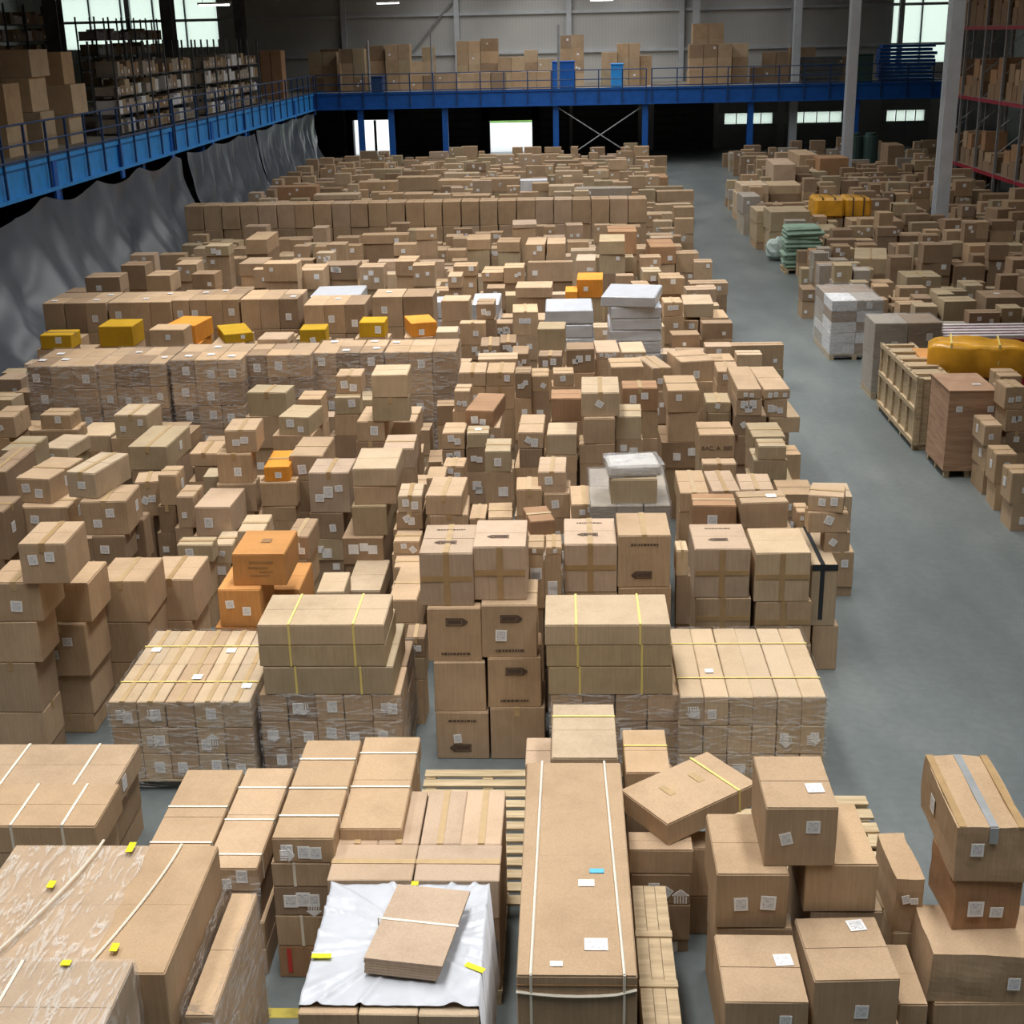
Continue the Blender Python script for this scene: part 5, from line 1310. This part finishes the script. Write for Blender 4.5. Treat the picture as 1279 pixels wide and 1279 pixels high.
# gold film bundle
stack('23.4|1178 1262 476 520 450 d l0', 'stuff'); b_ = BOXES[-1]
m = MB(); n = 16; w, d, h = 1.75, 0.85, 0.6
for a in range(n+1):
    for k in range(20):
        g = 2*math.pi*k/20; cy = math.copysign(abs(math.cos(g))**0.22, math.cos(g)); cz = math.copysign(abs(math.sin(g))**0.22, math.sin(g)); e = 1-0.25*(abs(a/n-0.5)*2)**6
        x = -w/2+w*a/n; nn = 0.05*mnoise.noise(Vector((x*4, cy*2, cz*2)))
        m.v.append((x, cy*d/2*e+nn, h/2+cz*h/2*e+nn*(cz > -0.5)))
for a in range(n):
    for k in range(20): m.f.append((a*20+k, a*20+(k+1) % 20, (a+1)*20+(k+1) % 20, (a+1)*20+k)); m.c.append(None)
m.f.append(tuple(range(20))[::-1]); m.c.append(None); m.f.append(tuple(n*20+k for k in range(20))); m.c.append(None)
x_, z_ = ony(1221, 476, 23.4)
o = m.build('gold_bundle', M['gold'], None, (x_+0.12, 23.85, b_[5]+0.01), math.radians(-14), smooth=True); tag(o, 'long bundle wrapped in shiny gold film behind the plywood crate', 'bundle')
for f in (0.22, 0.68): strap_mesh(w, d*0.98, h+0.02, 'X', f, 0.03).build('strap', M['strap_y'], o)
FOOT.append((x_-0.9, x_+1.1, 23.3, 24.6))
pallet_load('grey film wrapped pair of cartons beside the slatted crate', 26.3, 1094, 1178, 404, 392, 2, 2, 1, 'film_grey', 'sq', 'dg', 0.5)
pallet_load('white film wrapped pallet of cartons at the aisle edge', 29.7, 1040, 1104, 376, 343, 5, 2, 2, 'film_white', 'sq', 'gdw', 0.3, depth=2.0)
# frame crate with red slats
x_, y_ = onz(1240, 410, 1.3); r = empty('slat_frame', (x_, y_, 0)); tag(r, 'dark red frame topped with pale slats behind the gold bundle', 'frame crate')
m = MB(); m.box(-1.1, 1.1, -0.6, 0.6, 0, 1.2, None); m.build('frame_body', M['rack_red'], r); FOOT.append((x_-1.1, x_+1.1, y_-.6, y_+.6))
for k in range(5): m = MB(); m.box(-1.1, 1.1, -0.58+k*0.26, -0.46+k*0.26, 1.2, 1.27); m.build('slat', M['lamp_metal'], r)
# green sacks
x_, y_ = onz(1003, 342, 0.0); r = empty('sack_pallet', (x_, y_+0.45, 0)); tag(r, 'pallet piled with flat green sacks at the aisle', 'pallet load'); FOOT.append((x_-.7, x_+.7, y_-.1, y_+1.1))
pallet_boards(r, 1.1, 1.0, 0.13)
for k in range(10):
    m = MB(); m.cbox(1.08+RNG.uniform(-.06, .06), 1.0, 0.135, 0.05, None, 0.03, RNG); m.build('sack', M['green_sack'], r, (RNG.uniform(-.05, .05), RNG.uniform(-.04, .04), 0.13+k*0.125), math.radians(RNG.uniform(-4, 4)))
crumple_on('film_bundle', 'teal', 972, 325, 0.42, 'pale green film bundle on the floor beside the green sacks', 'bundle', 0.9, 0.0)
for k, (u_, lab) in enumerate(((1066, 'dark green plastic barrel by the middle column'), (1086, 'dark green plastic barrel under the window strips'))):
    x_ = ony(u_, 200, 70)[0]
    o = empty('barrel', (x_, 70, 0)); tag(o, lab, 'barrel', 'green barrels')
    for z0, z1, rr in ((0, 0.95, 0.42), (0.95, 1.9, 0.40), (1.9, 2.05, 0.25)): m = MB(); m.tube((0, 0, z0), (0, 0, z1), rr, 14); m.build('drum' if z1 < 2 else 'cap', M['barrel'], o)
    FOOT.append((x_-.5, x_+.5, 69.5, 70.5))
# pallet truck stack at the far aisle end
pallet_load('small pallet of red topped goods at the far aisle end', 61, 813, 835, 222, 217, 3, 1, 1, None, 'sq', 'rg', 0)
fill(6.7, 8.6, 28.0, 60.0, 0.5, 1.1, 0.9, 0.85, 'kdgn', 0.5, 11)
fill(8.6, 16.2, 24.0, 62.0, 0.6, 1.25, 0.85, 0.86, 'kdddn', 0.55, 12, 0.9)
fill(8.5, 19.0, 62.0, 76.0, 0.5, 1.2, 1.2, 0.5, 'kddgn', 0.4, 13, 1.2)
fill(7.6, 11.0, 18.0, 24.0, 0.8, 1.6, 0.8, 0.85, 'kdn', 0.5, 14)

# ------------------------------------------------------------------ pallet rack beyond the columns
XR = 17.2
def rack(x, y0, n, label):
    r = empty('pallet_rack', (x, y0, 0)); tag(r, label, 'rack', 'pallet racks'); bay = 2.75
    for k in range(n+1):
        for dx_ in (0, 1.1):
            m = MB(); m.box(dx_-.05, dx_+.05, k*bay-.05, k*bay+.05, 0, 10.5); m.build('upright', M['galv'], r)
        m = MB()
        for z in range(0, 10): m.tube((0, k*bay, z+(0.1)), (1.1, k*bay, z+1.0), 0.02, 5)
        m.build('brace', M['galv'], r)
    for z in (1.35, 4.15, 6.95):
        for k in range(n):
            for dx_ in (-0.06, 1.1): m = MB(); m.box(dx_, dx_+.06, k*bay+.05, (k+1)*bay-.05, z-.14, z); m.build('beam', M['rack_red'], r)
            rng = random.Random(int(k*31+z*7+x*3)); m = MB(); m.box(0.0, 1.1, k*bay+.06, (k+1)*bay-.06, z, z+.03); m.build('shelf_board', M['deck'], r)
            yy = y0+k*bay+.15
            while yy < y0+(k+1)*bay-.8:
                w = rng.uniform(.5, 1.0); hh = rng.uniform(.6, 1.9)
                stuff_box(x+.02, x+1.0, yy, yy+w, z+.03, z+.03+hh*.5, tint('d', rng)); stuff_box(x+.06, x+.95, yy, yy+w-.03, z+.035+hh*.5, z+.03+hh, tint(rng.choice('dkr'), rng)); yy += w+.08
rack(XR, 34, 11, 'tall pallet rack with red beams beside the columns')
rack(XR+3.6, 34, 11, 'second tall pallet rack with red beams behind the first')

# ------------------------------------------------------------------ goods on the mezzanines
def deck_fill(boxes, seed, cols='kkkdtn'):
    rng = random.Random(seed)
    for (u0, u1, vt, Y, d) in boxes:
        x0, z1 = ony(u0, vt, Y); x1 = ony(u1, vt, Y)[0]; z = ZT; n = max(1, round((z1-ZT)/0.75)); c = max(1, round((x1-x0)/0.8))
        for t in range(n):
            for k in range(c):
                if t == n-1 and rng.random() < 0.12: continue
                stuff_box(x0+(x1-x0)*k/c+.01, x0+(x1-x0)*(k+1)/c-.01, Y, Y+d, ZT+(z1-ZT)*t/n, ZT+(z1-ZT)*(t+1)/n-.004, tint(rng.choice(cols), rng), math.radians(rng.uniform(-1.5, 1.5)), 0.25, rng)
deck_fill([(425, 455, 62, 81, 1.2), (456, 480, 58, 82, 1.2), (482, 512, 56, 81.5, 1.0), (512, 542, 60, 82, 1.0), (545, 570, 92, 80, 1.0), (570, 600, 52, 82.5, 1.2), (600, 622, 49, 82.5, 1.2), (622, 655, 72, 81, 1.0),
           (655, 672, 63, 82.5, 1.0), (672, 694, 56, 82, 1.0), (700, 714, 45, 82.5, 1), (714, 730, 44, 82.5, 1), (752, 772, 66, 81.5, 1), (772, 800, 55, 82, 1.2), (800, 815, 70, 82.5, 1),
           (575, 690, 92, 79.2, 0.8), (862, 915, 56, 80.5, 1.4), (866, 905, 30, 82.4, 1.0), (916, 936, 55, 81.5, 1), (385, 420, 66, 82, 1.0), (400, 424, 62, 84, 1)], 21)
deck_fill([(940, 985, 66, 83, 1), (988, 1020, 60, 84, 1), (1022, 1060, 72, 83, 1)], 22, 'dd')
for k, (u0, u1, vt, vb, mat, lab, nm) in enumerate([(690, 718, 77, 107, 'blue', 'dark blue bin on the end mezzanine among the cartons', 'plastic_bin'), (764, 779, 80, 106, 'blue_light', 'bright blue bin on the end mezzanine above the brace', 'plastic_bin'),
                                                   (1064, 1092, 68, 95, 'barrel', 'dark green chest on the end mezzanine behind the middle column', 'plastic_chest'), (462, 478, 96, 115, 'rail_dark', 'dark blue machine box at the end mezzanine rail', 'machine_box')]):
    x0, z1 = ony(u0, vt, 79.2); x1 = ony(u1, vt, 79.2)[0]; r = empty(nm, ((x0+x1)/2, 79.7, ZT)); tag(r, lab, 'bin'); h = z1-ZT; w = x1-x0
    m = MB(); m.cbox(w, 1.0, h-.08, 0.04); m.build('bin_body', M[mat], r); m = MB(); m.cbox(w+.06, 1.06, .08, .02); m.build('rim', M[mat], r, (0, 0, h-.08))
# blue stacked beams store
x0 = ony(1098, 60, 80)[0]; x1 = ony(1172, 60, 80)[0]
r = empty('beam_stack', ((x0+x1)/2, 80.5, ZT)); tag(r, 'stack of blue steel beams on the end mezzanine by the rack', 'beam stack')
for k in range(10): m = MB(); m.box(-(x1-x0)/2+RNG.uniform(0, .3), (x1-x0)/2-RNG.uniform(0, .3), -0.5, 0.5, k*.2, k*.2+.16); m.build('blue_beam', M['blue'], r)
x0 = ony(996, 60, 80)[0]; x1 = ony(1060, 60, 80)[0]
r = empty('beam_stack', ((x0+x1)/2, 80.5, ZT)); tag(r, 'low dark stack of steel parts on the end mezzanine between columns', 'beam stack')
for k in range(6): m = MB(); m.box(-(x1-x0)/2+RNG.uniform(0, .5), (x1-x0)/2-RNG.uniform(0, .5), -0.5, 0.5, k*.24, k*.24+.2); m.build('steel_part', M['darksteel'], r)
# side mezzanine: shelving full of grey white boxes, plus tall cartons near the front
def shelving(y0, y1, x, H, label, cols):
    r = empty('shelving', (x, y0, ZT)); tag(r, label, 'shelving', 'side mezzanine shelving'); n = max(1, round((y1-y0)/2.0)); bay = (y1-y0)/n
    for k in range(n+1):
        for dx_ in (0, .8): m = MB(); m.box(dx_-.03, dx_+.03, k*bay-.03, k*bay+.03, 0, H); m.build('upright', M['darksteel'], r)
    nl = int(H/0.62)
    for l in range(nl):
        z = 0.08+l*0.6; m = MB(); m.box(0, .8, 0, y1-y0, z-.03, z); m.build('shelf', M['darksteel'], r)
        rng = random.Random(int(y0*10+l)); y = y0+.05
        while y < y1-.5:
            w = rng.uniform(.3, .6); hh = rng.uniform(.25, .5)
            if rng.random() < .9:
                stuff_box(x+.05, x+.78, y, y+w-.03, ZT+z, ZT+z+hh, tint(rng.choice(cols), rng))
                if rng.random() < .5: STUFF.box(x+.78, x+.79, y+.08, y+.2, ZT+z+.08, ZT+z+.2, (.85, .85, .85))
            y += w
shelving(46, 56, -15.6, 3.0, 'steel shelving packed with boxes on the side mezzanine, nearer unit', 'gndgw')
shelving(57.5, 68, -15.6, 3.0, 'steel shelving packed with pale boxes on the side mezzanine, middle unit', 'gwngd')
shelving(46, 58, -21.4, 4.4, 'tall steel shelving on the side mezzanine behind the nearer unit', 'ndgw')
shelving(59, 70, -20.4, 4.0, 'tall steel shelving on the side mezzanine behind the middle unit', 'ndgw')
rng = random.Random(5)
for y_ in (31, 33.2, 35.4, 37.6, 40, 42.5):
    for x_ in (-16.2, -17.6, -19.2):
        z = ZT
        for t in range(rng.choice([2, 3])):
            hh = rng.uniform(.7, 1.1); stuff_box(x_, x_+rng.uniform(.8, 1.2), y_, y_+rng.uniform(.8, 1.5), z, z+hh-.01, tint(rng.choice('ttkk'), rng), 0, .3, rng); z += hh
x0 = ony(326, 90, 73)[0]; x1 = ony(353, 90, 73)[0]
m = MB(); m.cbox(x1-x0, 1.0, 2.4, .03, tint('r')); o = m.build('wooden_cabinet', M['card'], None, ((x0+x1)/2, 73.5, ZT+.002)); tag(o, 'tall reddish brown cabinet carton at the mezzanine corner', 'cabinet')
m = MB(); m.box(-0.02, 0.02, -0.506, -0.5, 0.1, 2.3); m.build('door_gap', M['ink'], o)
m = MB(); m.box(-0.2, 0.2, -0.6, 0, 0, 0.02)
# yellow floor line
m = MB(); m.box(-3.6, -1.55, 8.25, 8.36, 0.0, 0.004); tag(m.build('floor_line', simple('worn_yellow_paint', (0.42, 0.34, 0.06), 0.6, 0, 0.35, 6)), 'worn yellow line painted on the floor', kind='structure')

# ------------------------------------------------------------------ the uncountable rest, and the labels of the cartons
o = STUFF.build('carton_pile', M['card']); tag(o, 'dense mass of small brown cartons filling the far floor, racks and mezzanines', 'cartons', kind='stuff')
ORD = ['first', 'second', 'third', 'fourth', 'fifth', 'sixth', 'seventh', 'eighth', 'ninth', 'tenth', 'eleventh', 'twelfth', 'thirteenth', 'fourteenth', 'fifteenth', 'sixteenth', 'seventeenth', 'eighteenth', 'nineteenth', 'twentieth', 'twenty-first', 'twenty-second', 'twenty-third', 'twenty-fourth', 'twenty-fifth', 'twenty-sixth', 'twenty-seventh', 'twenty-eighth', 'twenty-ninth', 'thirtieth']
ROWS = [(0, 13.0, 'beside the film wrapped pallets'), (13.0, 15.25, 'just behind the printed stack'), (15.25, 16.6, 'level with the film parcel'), (16.6, 18.1, 'behind the film parcel'),
        (18.1, 20.0, 'before the tall wrapped blocks'), (20.0, 22.6, 'level with the tall wrapped blocks'), (22.6, 26.3, 'level with the yellow cartons'), (26.3, 60, 'behind the yellow cartons')]
RR = [(0, 25, 'across the aisle near the plywood crate'), (25, 38, 'across the aisle by the white film pallet'), (38, 46, 'across the aisle behind the green sacks'), (46, 90, 'across the aisle by the far columns')]
def desc(t):
    big_ = max(t['w'], t['d']); s = 'flat' if t['h'] < 0.45*min(t['w'], t['d']) else 'tall' if t['h'] > 1.25*t['w'] else 'long' if t['w'] > 1.7*t['h'] else 'large' if big_ > 0.62 else 'small' if big_ < 0.42 else 'medium'
    return '%s %s' % (s, CNAME[t['c']])
for rows, right in ((ROWS, False), (RR, True)):
    for y0, y1, nm in rows:
        ts = [t for t in THINGS if not t.get('own') and bool(t.get('right')) == right and y0 <= t['y'] < y1]
        ts.sort(key=lambda t: (t['x']/max(t['y'], 1), -t['z1']))
        for k, t in enumerate(ts):
            side = '%s from the %s' % (ORD[k] if k < 30 else ORD[0], 'left') if k < len(ts)/2 else '%s from the %s' % (ORD[len(ts)-1-k] if len(ts)-1-k < 30 else ORD[29], 'right')
            bit = '' if (not t['n'] or right) else ' with label' if t['n'] == 1 else ' with labels'
            lab = '%s carton%s %s, %s' % (desc(t), bit, nm, side)
            tag(t['o'], lab, 'carton', ('cartons ' + nm))
for t in THINGS:
    if t.get('own') and 'group' not in t['o']: t['o']['group'] = 'large cartons at the front'
